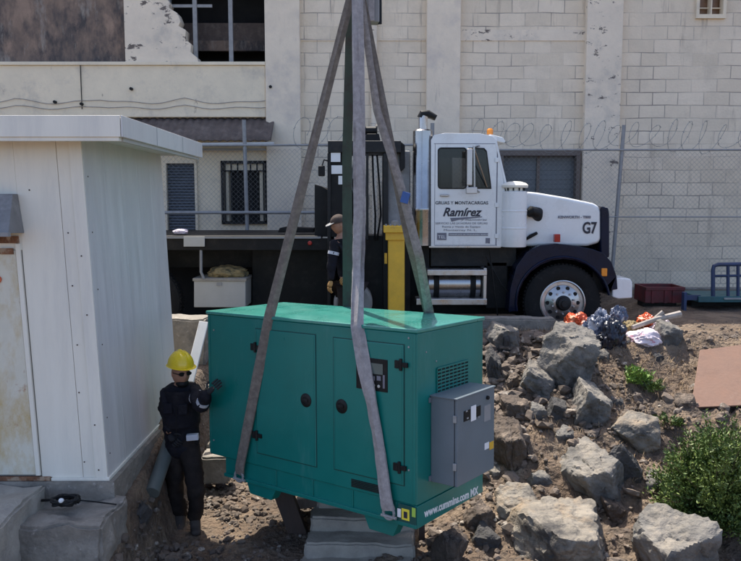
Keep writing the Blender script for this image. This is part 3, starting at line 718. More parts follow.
# fenders: outer outline, inner arch about the wheel centre
out = [(508, 312), (510, 288), (516, 266), (526, 252), (540, 245), (556, 243.5), (575, 245.5), (592, 249), (603, 253), (611, 262), (616, 276), (617, 289), (604, 291)]
inn = [(563+46*math.cos(R(a)), 303-44*math.sin(R(a))) for a in (14, 30, 45, 60, 75, 90, 105, 120, 135, 150, 165, 180, 190)]
poly = out + inn
for y0, y1 in ((TY-.03, TY+.42), (YF-.42, YF+.03)):
    f_ = pr(poly, y0, y1, 'fender', M['navy'], tk, bevel=.03, bseg=3)
lip = MB(); pts = [T(563+47*math.cos(R(a)), 303-46*math.sin(R(a)), TY-.035) for a in range(10, 191, 10)]
lip.tube(pts, .018, 8); lip.build('fender_lip', M['navy'], tk)
MB().box((T(609, 0).x, TY-.05, T(0, 276).z), (T(615, 0).x, TY+.08, T(0, 268).z)).build('turn_light', M['amber'], tk, bevel=.01)
# bumper
bp = pr([(612, 297), (612, 280), (618, 277.5), (630, 278.5), (632, 282), (632, 298), (618, 299)], TY-.02, YF+.02, 'bumper', M['truck_white'], tk, bevel=.02, bseg=3)
pr([(596, 294), (596, 262), (612, 262), (612, 294)], TY+.15, YF-.15, 'front_frame', M['black'], tk)
# wheels
def wheel(u, v, y, r, face=-1, dual=False):
    c = T(u, v); c.y = y; ax = (0, face, 0)
    wt = .27
    e = MB().lathe(c, ax, [(.30, -wt), (.34, -wt-.01), (r-.05, -wt), (r-.01, -wt+.03), (r, -wt+.06), (r, -.05), (r-.012, -.02), (r-.05, 0), (r-.09, .012), (r-.15, .012), (.315, -.005), (.30, -.02)], 56, cap=False).build('wheel', M['rubber'], tk)
    g = MB()
    for k in range(64):
        a = k/64*2*math.pi; p = c+Vector((math.cos(a)*(r+.001), 0, math.sin(a)*(r+.001)))
        g.box((p.x-.008, y+.04, p.z-.012), (p.x+.008, y+wt-.05, p.z+.012), rot=Matrix.Rotation(-a, 3, 'Y'))
    g.build('tread', M['rubber'], e)
    rim = MB().lathe(c, ax, [(.315, -.03), (.312, .004), (.298, .008), (.285, -.03), (.255, -.05), (.24, -.02), (.15, .02), (.13, .03), (.01, .03)], 48).build('rim', M['dull_chrome'], e)
    for k in range(10):
        a = k/10*2*math.pi; p = c+Vector((math.cos(a)*.208, 0, math.sin(a)*.208)); MB().lathe(p, ax, [(.027, -.03), (.027, .004)], 14).build('hand_hole', M['black'], rim)
        a += .3; p = c+Vector((math.cos(a)*.15, 0, math.sin(a)*.15)); MB().lathe(p, ax, [(.014, 0), (.014, .05), (.008, .055)], 6).build('wheel_nut', M['dull_chrome'], rim)
    MB().lathe(c, ax, [(.105, 0), (.105, .05), (.085, .06), (.08, .10), (.045, .105), (.045, .13), (.01, .13)], 28).build('hub', M['crane_dark'], rim)
    return e
wheel(563, 303, TY+.02, .53); wheel(563, 303, YF-.02, .53, 1)
wheel(140, 303, TY+.06, .53)
wheel(232, 318, TY+.35, .5) if False else None
# fuel tank with steps
p = T(428, 286); q = T(483, 286)
ft = MB().lathe((p.x, TY+.32, p.z), (1, 0, 0), [(.01, 0), (.2, .0), (.22, .02), (.22, q.x-p.x-.02), (.2, q.x-p.x), (.01, q.x-p.x)], 36).build('fuel_tank', M['chrome'], tk)
for u in (437, 474): 
    c = T(u, 286); MB().lathe((c.x-.035, TY+.32, p.z), (1, 0, 0), [(.224, 0), (.228, .002), (.228, .075), (.224, .077)], 36).build('strap', M['black'], ft)
for v0, v1, u0 in ((269.5, 275.5, 427), (298.5, 305, 416)):
    a, b = T(u0, v1), T(487, v0); MB().box((a.x, TY-.02, a.z), (b.x, TY+.3, b.z)).build('step', M['dull_chrome'], ft, bevel=.01)
a, b = T(483, 300), T(487, 268); MB().box((a.x, TY+.0, a.z), (b.x, TY+.3, b.z)).build('step_bracket', M['dull_chrome'], ft, bevel=.01)
pr(rect(432, 248, 520, 268), TY+.25, YF-.25, 'battery_box', M['crane_dark'], tk, bevel=.01)
pr(rect(398, 262, 600, 322), TY+.75, YF-.75, 'chassis', M['black'], tk)
pr(rect(488, 262, 512, 312), TY+.25, TY+.7, 'air_tank', M['black'], tk, bevel=.03)
for k, (u0, v0, u1, v1) in enumerate(((486, 256, 516, 300), (490, 250, 498, 318))):
    MB().tube([T(u0, v0, TY+.1), T((u0+u1)/2, (v0+v1)/2+6, TY+.08), T(u1, v1, TY+.15)], .012, 6).build('hose', M['black'], tk)
# exhaust
p = T(422, 246, TY+.1); h_ = T(0, 129).z - p.z
ex = MB().lathe((p.x, TY+.12, p.z), (0, 0, 1), [(.10, 0), (.133, .01), (.133, h_*.3), (.137, h_*.305), (.137, h_*.33), (.133, h_*.335), (.133, h_-.02), (.11, h_)], 36).build('exhaust_stack', M['chrome'], tk)
MB().tube([T(423, 130, TY+.12), T(423, 119, TY+.12), T(424, 116, TY+.12)], .06, 16).build('tail_pipe', M['dull_chrome'], ex)
MB().tube([T(421, 118, TY+.12), T(422.5, 114.5, TY+.12), T(428, 114, TY+.12), T(436, 118, TY+.12)], [.055, .06, .055, .04], 16).build('rain_cap', M['black'], ex)
pr(rect(424, 150, 431, 300), TY+.3, TY+.9, 'stack_bracket', M['black'], tk)
# flat bed
p = T(60, 238); q = T(321, 233.5)
bed = MB().box((p.x, TY, T(0, 238.3).z), (q.x, YF, T(0, 236).z)).build('flatbed', M['black'], tk, bevel=.004)
MB().box((p.x, TY-.02, T(0, 238.5).z), (q.x, TY-.001, T(0, 236.6).z)).build('edge_strip', M['galv_dark'], bed)
pr(rect(60, 238.5, 330, 250), TY+.01, TY+.08, 'side_rail', M['black'], bed)
for u in range(70, 320, 34): pr(rect(u, 238.5, u+5, 250), TY+.09, YF-.1, 'cross_member', M['black'], bed)
pr(rect(60, 251, 400, 272), TY+.75, TY+.9, 'chassis_rail', M['black'], bed); pr(rect(60, 251, 400, 272), YF-.9, YF-.75, 'chassis_rail', M['black'], bed)
pr(rect(60, 251, 400, 335), YF-.3, YF-.2, 'underbed_shade_sheet', M['dark_void'], bed)  # near-black sheet added to paint the deep shade under the bed
pr(rect(246, 251, 330, 335), TY+.5, YF-.4, 'underbed_dark_fill', M['black'], tk, bevel=.02)  # black block added to fill the shaded space under the bed
pr(rect(184, 236.5, 205, 246.5), TY-.022, TY-.004, 'number_plate', M['white_metal'], bed, bevel=.003)
MB().lathe(T(310, 243), (0, -1, 0), [(.03, 0), (.03, .02), (.02, .03)], 16).build('marker_light', M['red_lens'], bed)
tb = pr(rect(193, 281, 245, 308), TY+.05, TY+.6, 'toolbox', M['white_metal'], tk, bevel=.012)
pr(rect(192, 278.5, 246, 281.5), TY+.03, TY+.62, 'lid', M['concrete_pale'], tb, bevel=.006)
pr(rect(216, 283, 221, 286), TY+.035, TY+.05, 'latch', M['galv'], tb)
MB().tube([T(201, 250, TY+.03), T(201, 272, TY+.03), T(204, 279, TY+.03)], .02, 8).build('hanger_rod', M['galv_dark'], tk)
# headboard and crane
pr([(314, 237), (314, 184), (321, 186), (328, 190), (328, 237)], TY+.1, YF-.1, 'headboard', M['black'], tk, bevel=.01)
cr = pr(rect(328, 141, 401, 153), TY-.05, TY+.7, 'crane_frame', M['crane_dark'], tk, bevel=.012)
pr(rect(327.5, 153, 346, 237), TY+.0, TY+.06, 'crane_panel', M['black'], cr, bevel=.006)
for b in ((327.5, 153, 331, 335), (345, 153, 349, 335), (383, 153, 388, 335), (366, 153, 368.5, 240)): pr(rect(*b), TY-.03, TY+.08, 'crane_post', M['crane_dark'], cr, bevel=.01)
for b in ((328, 153, 332, 335), (383, 153, 388, 335)): pr(rect(*b), TY+.6, TY+.7, 'crane_post', M['crane_dark'], cr, bevel=.01)
pr(rect(349, 236, 383, 335), TY+.15, TY+.7, 'crane_column', M['black'], cr, bevel=.02)
pr(rect(352, 160, 365, 236), TY+.45, TY+.7, 'crane_column', M['crane_dark'], cr, bevel=.02)
pr(rect(388, 150, 411, 238), TY+.15, TY+.5, 'hose_guard', M['grey_box'], cr, bevel=.02)
pr(rect(388, 238, 412, 335), TY+.3, TY+.8, 'crane_base', M['black'], cr, bevel=.02)
pr([(400, 141), (405, 145), (405, 168), (400, 172)], TY+.0, TY+.2, 'crane_bracket', M['black'], cr, bevel=.01)
for b in ((331, 153, 340.5, 162), (331.5, 165.5, 344.5, 174), (338.5, 176, 344, 184.5)):
    pr(rect(*b), TY-.036, TY-.031, 'sticker', M['white'], cr)
MB().lathe(T(364, 131, TY+.2) - Vector((.0, 0, 0)), (1, 0, 0), [(.09, 0), (.09, .02), (.06, .02), (.06, .16), (.09, .16), (.09, .18)], 20).build('winch', M['black'], cr)
pr([(364, 142), (366, 133), (379, 133), (381, 142)], TY+.1, TY+.35, 'winch_mount', M['black'], cr, bevel=.01)
for k in range(7):
    r_ = random.Random(k); u = 350+k*4.5
    MB().tube([T(u, 155, TY+.1), T(u+r_.uniform(-4, 4), 185, TY+.05), T(u+r_.uniform(-6, 6), 215, TY+.1), T(u+r_.uniform(-4, 4), 240, TY+.12)], .014, 6).build('hose', M['galv_dark'] if k in (1, 4) else M['black'], cr)
mm = MB().tube([T(329, 161, TY), T(324, 160, TY-.1), T(322, 166, TY-.12)], .01, 6); mm.build('mirror_arm', M['black'], cr)
p = T(322, 171, TY-.12); MB().box((p.x-.05, p.y-.02, p.z-.07), (p.x+.04, p.y+.01, p.z+.07)).build('mirror', M['black'], cr, bevel=.015)
MB().lathe(T(353, 303, TY-.25), (0, 1, 0), [(.01, 0), (.22, 0), (.26, .04), (.26, .3)], 36).build('air_reservoir', M['galv_dark'], tk)
# yellow outrigger leg
lg = pr(rect(387.5, 233, 403.5, 342), TY-.35, TY-.14, 'outrigger', M['yellow'], tk, bevel=.012)
a, b = T(383.5, 232.5, TY-.3), T(406, 225.5, TY-.3)
MB().box((a.x, TY-.42, a.z), (b.x, TY-.07, b.z)).build('flange', M['yellow'], lg, bevel=.008)
a, b = T(385.5, 240, TY-.3), T(404.5, 232.5, TY-.3)
MB().box((a.x, TY-.38, a.z), (b.x, TY-.11, b.z)).build('collar', M['yellow'], lg, bevel=.008)
for k in range(5):
    c = T(386+k*4.4, 227, TY-.4); MB().lathe((c.x, TY-.40, T(0, 225.5, TY-.3).z), (0, 0, 1), [(.014, 0), (.014, .02), (.01, .022)], 6).build('bolt', M['galv_dark'], lg)
c = T(395, 224, TY-.25); MB().lathe((c.x, TY-.25, T(0, 225, TY-.3).z), (0, 0, 1), [(.05, 0), (.05, .05), (.02, .06)], 12).build('fitting', M['galv_dark'], lg)
a = T(384.5, 250); MB().box((T(384.5, 0).x, TY-.3, T(0, 262).z), (T(387.3, 0).x, TY-.2, T(0, 252).z)).build('lug', M['yellow'], lg, bevel=.005)
# things on the deck and the toolbox
pr([(274, 233.5), (276, 229), (283, 227.5), (312, 229), (312, 233.5)], TY+.4, TY+.6, 'steel_channel', M['black'], None, bevel=.01, tags=('short black steel channel lying on the flatbed deck', 'channel'))
def crumple(lo, hi, seed, m, name, tags, amp=.3, fr=2.2, sub=5, flat=True, angle=60):
    bm = bmesh.new(); bmesh.ops.create_icosphere(bm, subdivisions=sub, radius=1)
    for v in bm.verts:
        d = v.co.normalized(); q = d*fr + Vector((seed*7.3, 0, 0))
        n1 = 1-abs(noise.noise(q))*2; n2 = 1-abs(noise.noise(q*2.3+Vector((3, 3, 3))))*2; n3 = abs(noise.noise(q*5.1))
        v.co = d*(.8 + amp*(.55*noise.noise(q*.7) + .32*n1 + .2*n2 + .15*n3))
        if flat: v.co.z = max(v.co.z, -.55)
    xs = [v.co for v in bm.verts]; mn = Vector([min(p[i] for p in xs) for i in range(3)]); mx = Vector([max(p[i] for p in xs) for i in range(3)])
    lo = Vector(lo); hi = Vector(hi)
    for v in bm.verts:
        v.co = Vector([lo[i] + (v.co[i]-mn[i])/(mx[i]-mn[i])*(hi[i]-lo[i]) for i in range(3)])
    me = bpy.data.meshes.new('c'); bm.to_mesh(me); bm.free()
    return finish(me, name, m, None, angle=angle, tags=tags)
def boxpx(u0, v0, u1, v1, Y, dep):
    p, q = W(u0, v1, Y), W(u1, v0, Y); return (p.x, Y, p.z), (q.x, Y+dep, q.z)
crumple(*boxpx(203, 266, 246, 279, TY+.08, .45), 3, M['cloth_ochre'], 'folded_sack', ('crumpled ochre sack lying on the white toolbox under the truck bed', 'sack'))
crumple(*boxpx(170, 229, 186, 234.2, TY+.15, .3), 5, M['bag_pink'], 'rag_bundle', ('small bundle of pale rags on the flatbed deck beside the shed', 'rags'))
# things at the foot of the wall, right of the truck
ra = random.Random(2)
cb = MB(); lo, hi = boxpx(645, 287, 685, 303, 11.6, .5)
cb.box(lo, (hi[0], lo[1]+.03, hi[2])); cb.box((lo[0], hi[1]-.03, lo[2]), hi); cb.box((lo[0], lo[1]+.03, lo[2]), (lo[0]+.03, hi[1]-.03, hi[2])); cb.box((hi[0]-.03, lo[1]+.03, lo[2]), (hi[0], hi[1]-.03, hi[2])); cb.box((lo[0]+.03, lo[1]+.03, lo[2]), (hi[0]-.03, hi[1]-.03, lo[2]+.03))
crt = cb.build('steel_crate', M['red_crate'], None, bevel=.008, tags=('dark red open steel crate beside the truck bumper at the wall', 'crate'))
WORLD[crt.name] = Matrix.Translation(crt.location)
MB().box((lo[0]+.0, lo[1]-.02, hi[2]-.05), (hi[0], lo[1]-.001, hi[2])).build('rim', M['red_crate'], crt, bevel=.005)
for u in (655, 668, 676): 
    MB().box((wx(u, 11.6), lo[1]-.018, lo[2]), (wx(u, 11.6)+.04, lo[1]-.001, hi[2]-.055)).build('rib', M['red_crate'], crt)
MB().box((wx(648, 11.7), 11.75, lo[2]-.3), (wx(682, 11.7), 12.0, lo[2])).build('stand', M['black'], crt)
ck = thing('steel_trolley', 'dark blue tubular steel trolley rack parked right of the red crate', 'trolley', (5.6, 11.2, 1.5))
Yk = 11.2
def K(u, v, y=Yk): return W(u, v, y)
def kt(pts, r, name, m): MB().tube([K(*p) for p in pts], r, 10).build(name, m, ck)
kt([(713, 298), (713, 270), (714, 266), (718, 264.5), (790, 263.5)], .03, 'frame_tube', M['blue_steel'])
kt([(728, 298), (728, 265)], .024, 'frame_tube', M['blue_steel']); kt([(738, 298), (738, 265)], .024, 'frame_tube', M['blue_steel'])
kt([(713, 276), (790, 275)], .02, 'frame_tube', M['blue_steel'])
a, b = K(697, 302), K(800, 296); MB().box((a.x, Yk-.05, a.z), (b.x, Yk+.7, b.z)).build('deck', M['teal_steel'], ck, bevel=.008)
a, b = K(722, 299), K(800, 297.2); MB().box((a.x, Yk-.08, a.z), (b.x, Yk-.055, b.z)).build('edge_strip', M['galv'], ck, bevel=.004)
a, b = K(681.5, 326), K(686, 292); MB().box((a.x, Yk-.05, a.z), (b.x, Yk+.05, b.z)).build('leg', M['blue_steel'], ck, bevel=.008)
a, b = K(760, 326), K(765, 300); MB().box((a.x, Yk-.05, a.z), (b.x, Yk+.05, b.z)).build('leg', M['blue_steel'], ck, bevel=.008)
a, b = K(686, 300), K(700, 295); MB().box((a.x, Yk-.02, a.z), (b.x, Yk+.02, b.z)).build('drawbar', M['blue_steel'], ck)
a, b = K(690, 322), K(800, 303); MB().box((a.x+.2, Yk+.45, a.z), (b.x, Yk+.65, b.z)).build('shade_box', M['black'], ck)  # black box painting the shadow band behind the trolley

# ------------------------------------------------------------------ generator
GL, GW, GH = 2.296, 1.008, 1.5
GR = (Matrix.Rotation(-.646, 3, 'Z') @ Matrix.Rotation(-.028, 3, 'X') @ Matrix.Rotation(-.026, 3, 'Y'))
GC = Vector((-.27, 6.575, CAM_Z-1.723))
gen = thing('diesel_generator', 'teal enclosed diesel generator hanging in lifting slings above the rocky pit', 'generator', GC, GR)
GM = WORLD[gen.name]; GI = GM.inverted(); OC = GI @ Vector((0, 0, CAM_Z))
def gl(u, v, ax, val):
    """local point on the generator plane (axis, value) seen at photo pixel"""
    d = (GI @ W(u, v, 6)) - OC; t = (val-OC[ax])/d[ax]; return OC + d*t
fy = -GW/2; ex_ = GL/2; zt = GH/2; zb = -GH/2
def front(u, v): p = gl(u, v, 1, fy); return p.x, p.z
def end(u, v): p = gl(u, v, 0, ex_); return p.y, p.z
def lb(lo, hi, name, m, parent=gen, **k): return MB().box(lo, hi).build(name, M[m], parent, local=True, **k)
zb_body = zb + .17     # underside of the canopy, top of the skid
body = cut(MB().box((-ex_, fy, zb_body), (ex_, -fy, zt-.03)).mesh(), [MB().box((.1, fy-.1, front(351, 478)[1]), (.1, fy-.1, front(351, 478)[1]))] if False else [])
body = finish(body, 'canopy', M['teal'], gen, bevel=.012, local=True)
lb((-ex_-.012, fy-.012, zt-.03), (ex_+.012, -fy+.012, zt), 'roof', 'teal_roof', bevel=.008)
for x in (-ex_+.02, ex_-.02):
    lb((x-.012, fy-.006, zb_body+.02), (x+.012, fy+.001, zt-.035), 'corner_fold', 'teal', parent=body, bevel=.003)
def door(p0, p1, p2, p3, hinge_x):
    xs = [front(*p)[0] for p in (p0, p1, p2, p3)]; zs = [front(*p)[1] for p in (p0, p1, p2, p3)]
    x0 = (xs[0]+xs[3])/2; x1 = (xs[1]+xs[2])/2; z1 = (zs[0]+zs[1])/2; z0 = (zs[2]+zs[3])/2
    d = lb((x0, fy-.009, z0), (x1, fy+.001, z1), 'door', 'teal', bevel=.005)
    s = MB(); t = .008
    for lo, hi in (((x0-t, z0-t), (x0, z1+t)), ((x1, z0-t), (x1+t, z1+t)), ((x0, z0-t), (x1, z0)), ((x0, z1), (x1, z1+t))):
        s.box((lo[0], fy-.0015, lo[1]), (hi[0], fy+.001, hi[1]))
    s.build('gap', M['teal_seam'], d, local=True)
    for b in ((x0+.012, x0+.016), (x1-.016, x1-.012)): lb((b[0], fy-.0105, z0+.012), (b[1], fy-.008, z1-.012), 'press_line', 'teal', parent=d)
    return d, x0, x1, z0, z1
d1, a0, a1, a2, a3 = door((257.7, 329), (315, 335), (317, 466), (256, 452.6), 0)
d2, b0, b1, b2, b3 = door((333.5, 337), (404, 346), (404, 486), (335, 468), 1)
def latch(u, v, d):
    x, z = front(u, v)
    m = MB().lathe((x, fy-.004, z), (0, -1, 0), [(.058, 0), (.058, .008), (.05, .014), (.03, .016), (.028, .012), (.01, .012)], 28).build('latch', M['black'], d, local=True)
    lb((x-.028, fy-.03, z-.012), (x+.03, fy-.012, z+.014), 'paddle', 'black', parent=m, bevel=.005)
latch(306.8, 400, d1); latch(342.4, 406, d2)
def hinge(u, v, s, d):
    x, z = front(u, v)
    m = MB().box((x-.055, fy-.022, z-.03), (x-.01, fy-.004, z+.03)); m.box((x+.01, fy-.022, z-.018), (x+.06, fy-.004, z+.018))
    m.tube([(x, fy-.018, z-.045), (x, fy-.018, z+.045)], .013, 10); m.box((x-.012, fy-.02, z-.015), (x+.012, fy-.006, z+.015))
    m.build('hinge', M['black'], d, local=True, bevel=.003)
hinge(256.5, 347, 0, d1); hinge(258, 435, 0, d1); hinge(402, 364.4, 1, d2); hinge(400.5, 467, 1, d2)
# control window in door 2
x0, z1 = front(357, 356); x1, z0 = front(388.5, 392.5)
cw = lb((x0, fy-.014, z0), (x1, fy-.002, z1), 'control_window', 'black', parent=d2, bevel=.004)
for b, mm in (((371.5, 364, 384, 373), 'screen'), ((372, 376, 376, 380), 'grey_ink'), ((378, 376, 382, 380), 'grey_ink'), ((384, 375, 386, 388), 'grey_ink')):
    p, q = front(b[0], b[3]), front(b[2], b[1]); lb((p[0], fy-.017, p[1]), (q[0], fy-.0145, q[1]), 'panel', mm, parent=cw, bevel=.001)
for u, v in ((375, 385), (380, 386)):
    x, z = front(u, v); MB().lathe((x, fy-.014, z), (0, -1, 0), [(.012, 0), (.012, .006), (.008, .008)], 12).build('switch', M['white_metal'], cw, local=True)
# low slot grille
x0, z1 = front(351.5, 478.5); x1, z0 = front(381, 494)
sl = lb((x0, fy-.004, z0), (x1, fy+.001, z1), 'air_slot', 'black')
for k in range(5): lb((x0+.004, fy-.008, z0+(z1-z0)*(k+.35)/5), (x1-.004, fy-.004, z0+(z1-z0)*(k+.5)/5), 'slat', 'teal_seam', parent=sl)
# small screws and marks on the front
for u, v in ((409, 338), (409, 347), (409, 470), (214, 330), (214, 440)):
    x, z = front(u, v); MB().lathe((x, fy-.001, z), (0, -1, 0), [(.008, 0), (.008, .005), (.004, .006)], 8).build('screw', M['galv'], gen, local=True)
# skid
sk = MB()
sk.box((-ex_+.20, fy+.012, zb+.02), (ex_, fy+.06, zb_body)); sk.box((-ex_+.20, -fy-.06, zb+.02), (ex_-.0, -fy-.012, zb_body))
sk.box((-ex_+.20, fy-.012, zb), (ex_+.0, fy+.075, zb+.03)); sk.box((-ex_+.20, -fy-.075, zb), (ex_+.0, -fy+.012, zb+.03))
sk.box((-ex_+.20, fy+.06, zb+.02), (-ex_+.24, -fy-.06, zb_body))
for k in range(5):
    x = -ex_+.42+k*.42; sk.box((x-.005, fy+.004, zb+.031), (x+.006, fy+.011, zb_body-.002))
sko = sk.build('skid', M['teal'], gen, local=True, bevel=.003)
lb((-ex_+.25, fy+.08, zb+.05), (ex_-.1, -fy-.08, zb_body-.001), 'fuel_tray', 'teal_seam')
# right end skirt that carries the web address
lb((ex_-.02, fy-.0, zb), (ex_+.004, -fy+.0, zb_body+.001), 'end_skirt', 'teal', bevel=.003)
p = end(424, 516.5); q = end(478, 492.5)
hh = Vector((0, q[0]-p[0], q[1]-p[1]))
text('lettering', 'www.cummins.com MX', .088, (ex_+.0045, p[0], p[1]-.005), hh, (0, 0, 1), M['white'], gen, local=True, width=hh.length*1.0, bold=.003)
for (u0, v0, u1, v1, u2, v2, u3, v3) in ((246.5, 481, 276, 490, 271, 500.5, 250, 493.5), (363.5, 513.5, 399, 523.5, 393, 536.5, 369, 529)):
    pts = [gl(u, v, 1, fy+.01) for u, v in ((u0, v0), (u1, v1), (u2, v2), (u3, v3))]
    MB().prism(pts, (0, .10, 0)).build('foot', M['teal'], gen, local=True, bevel=.006)
    MB().prism([p+Vector((0, GW-.13, 0)) for p in pts], (0, .10, 0)).build('foot', M['teal'], gen, local=True, bevel=.006)
# stickers by the front right lifting eye
for b, mm in (((398.5, 508.5, 402, 516), 'white'), ((402.8, 509.5, 410.5, 518.5), 'yellow_sticker'), ((413, 508, 417, 516), 'green_sticker')):
    p, q = front(b[0], b[3]), front(b[2], b[1]); lb((p[0], fy-.016, p[1]), (min(q[0], ex_-.004), fy-.0125, q[1]), 'sticker', mm)
p = front(399, 519); q = front(417, 508); lb((p[0], fy-.0122, p[1]-.01), (min(q[0], ex_-.002), fy-.001, q[1]+.004), 'lifting_plate', 'teal_seam', bevel=.003)
p, q = front(405, 517), front(408.5, 511.5); lb((p[0], fy-.018, p[1]), (q[0], fy-.0165, q[1]), 'warning_mark', 'black_ink')
# louvre on the right end: a frame with square openings
y0, z1 = end(436.5, 368.5); y1, _ = end(467.5, 364); z0 = end(436.5, 393)[1]
lv = lb((ex_-.002, y0, z0), (ex_+.003, y1, z1), 'louvre', 'black')
g = MB()
for k in range(9):
    y = y0 + (y1-y0)*k/8; g.box((ex_+.003, y-.0055, z0), (ex_+.008, y+.0055, z1))
for k in range(8):
    z = z0 + (z1-z0)*k/7; g.box((ex_+.0085, y0, z-.0065), (ex_+.012, y1, z+.0065))
g.build('grid', M['teal'], lv, local=True)
for u, v in ((426, 352), (436, 361)):
    y, z = end(u, v); MB().lathe((ex_, y, z), (1, 0, 0), [(.007, 0), (.007, .005), (.004, .006)], 8).build('screw', M['galv'], gen, local=True)
# grey cabinet bolted to the right end
ca = end(430.6, 395.6); cb_ = end(430.6, 481.5)
CX = .235; y0 = ca[0]; z1 = ca[1]; z0 = cb_[1]
yR = gl(494.6, 389, 0, ex_+CX)[0+1]; 
cab2 = lb((ex_+.001, y0, z0), (ex_+CX-.03, yR, z1), 'breaker_cabinet', 'cabinet', bevel=.006)
lb((ex_+CX-.03, y0+.006, z0+.006), (ex_+CX-.024, yR-.006, z1-.006), 'seal', 'cabinet_seam', parent=cab2)
cdr = lb((ex_+CX-.024, y0, z0), (ex_+CX, yR, z1), 'cabinet_door', 'cabinet', parent=cab2, bevel=.006)
lb((ex_+.0, y0-.015, z1-.004), (ex_+CX+.006, yR+.01, z1+.008), 'cabinet_hood', 'cabinet', parent=cab2, bevel=.004)
def cd(u, v): p = gl(u, v, 0, ex_+CX); return p.y, p.z
def cbx(u0, v0, u1, v1, t, name, m, parent=cab2, **k):
    p = cd(u0, v0); q = cd(u1, v1); vv = cd(u0, v1+ (v0-v1)*0)
    return lb((ex_+CX, min(p[0], q[0]), min(p[1], q[1])), (ex_+CX+t, max(p[0], q[0]), max(p[1], q[1])), name, m, parent=parent, **k)
k1 = cbx(463.5, 422, 480.5, 405, .004, 'switch_window', 'black', bevel=.002)
p = cd(470.3, 421.5); q = cd(475.5, 404.5); lb((ex_+CX+.004, p[0], p[1]), (ex_+CX+.006, q[0], q[1]), 'paper', 'white', parent=cab2)
for u, v in ((466, 411), (467, 418), (478, 417)): p = cd(u, v); lb((ex_+CX+.0045, p[0]-.012, p[1]-.006), (ex_+CX+.008, p[0]+.012, p[1]+.006), 'button', 'galv', parent=cab2)
cbx(484, 422, 490.5, 403.5, .002, 'data_plate', 'galv_dark'); 
p = cd(487, 397.5); MB().lathe((ex_+CX, p[0], p[1]), (1, 0, 0), [(.016, 0), (.016, .015), (.01, .02)], 14).build('lock', M['black'], cab2, local=True)
cbx(484.5, 450, 488.8, 441.5, .002, 'sticker', 'white'); cbx(489.3, 450, 493.5, 440.5, .002, 'sticker', 'yellow')
for v in (419, 467):
    p = gl(456, v, 0, ex_+CX); lb((ex_+CX-.03, y0-.018, p.z-.035), (ex_+CX-.005, y0-.002, p.z+.02), 'catch', 'galv', parent=cab2, bevel=.004)
for z in (z0+.03, z1-.03):
    lb((ex_+.0, y0-.03, z-.02), (ex_+.012, y0-.001, z+.02), 'bracket', 'cabinet', parent=cab2, bevel=.003)

# ------------------------------------------------------------------ slings
APEX = W(357, -95, 6.5)
def ribbon(pts, wdirs, w, thick, name, m, parent, seed=0, folds=.006, nsub=26, dens=1):
    """webbing band through control points; wdirs = width direction at each"""
    P = []; Dn = []
    for i in range(len(pts)-1):
        n = max(2, int((Vector(pts[i+1])-Vector(pts[i])).length*nsub))
        for k in range(n):
            t = k/n; P.append(Vector(pts[i]).lerp(Vector(pts[i+1]), t)); Dn.append(Vector(wdirs[i]).lerp(Vector(wdirs[i+1]), t))
    P.append(Vector(pts[-1])); Dn.append(Vector(wdirs[-1])); vs = []; K_ = 7
    for i, p in enumerate(P):
        t = (P[min(i+1, len(P)-1)]-P[max(i-1, 0)]).normalized(); d = Dn[i]; d = (d - t*d.dot(t)).normalized(); nrm = t.cross(d)
        ww = (w[0] + (w[1]-w[0])*i/len(P) if isinstance(w, tuple) else w)
        ww *= 1 + .10*noise.noise(Vector((seed*3+5, i*.07, 2)))
        for k in range(K_):
            s = k/(K_-1)-.5
            f = folds*(1.6*noise.noise(Vector((seed*9, i*.06, k*.5))) + .5*noise.noise(Vector((seed*5, i*.3, k*1.1)))) + .006*math.cos(s*6)
            vs.append(p + d*ww*s + nrm*(f + thick/2))
        for k in range(K_):
            s = .5-k/(K_-1); kk = K_-1-k
            f = folds*(1.6*noise.noise(Vector((seed*9, i*.06, kk*.5))) + .5*noise.noise(Vector((seed*5, i*.3, kk*1.1)))) + .006*math.cos(s*6)
            vs.append(p + d*ww*s + nrm*(f - thick/2))
    R_ = 2*K_; n = len(P)
    fs = [(i*R_+k, i*R_+(k+1) % R_, (i+1)*R_+(k+1) % R_, (i+1)*R_+k) for i in range(n-1) for k in range(R_)]
    fs += [tuple(range(R_-1, -1, -1)), tuple(range((n-1)*R_, n*R_))]
    return MB().add(vs, fs).build(name, m, parent, angle=50)
gx_ = (GR @ Vector((1, 0, 0)))
def gw(u, v, ax, val, off=(0, 0, 0)): return GM @ (gl(u, v, ax, val) + Vector(off))
grp = 'webbing slings carrying the generator'
hk = thing('crane_hook_block', 'grey crane hook block from which the slings hang at the top', 'hook block', W(368, -60, 6.6))
a, b = W(366, 24, 6.62), W(379.5, -60, 6.62)
MB().box((a.x, 6.56, a.z), (b.x, 6.68, b.z)).build('block', M['galv_dark'], hk, bevel=.015)
a, b = W(368.5, 21, 6.55), W(374.5, -50, 6.55); MB().box((a.x, 6.545, a.z), (b.x, 6.556, b.z)).build('cheek_plate', M['sling_pale'], hk, bevel=.003)
MB().tube([W(379.5, -60, 6.62), W(380, 24, 6.6)], .016, 10).build('side_rod', M['black'], hk)
MB().tube([APEX+Vector((-.02, -.0, .12)), APEX+Vector((-.09, 0, .03)), APEX+Vector((-.06, 0, -.06)), APEX+Vector((.02, 0, -.09)), APEX+Vector((.09, 0, -.04)), APEX+Vector((.1, 0, .04))], [.04, .04, .045, .045, .035, .015], 12).build('hook', M['galv_dark'], hk)
X = Vector((1, 0, 0))
s1 = thing('lifting_sling', 'brown grey webbing sling leaning left down to the near left foot of the generator', 'sling', APEX, group=grp)
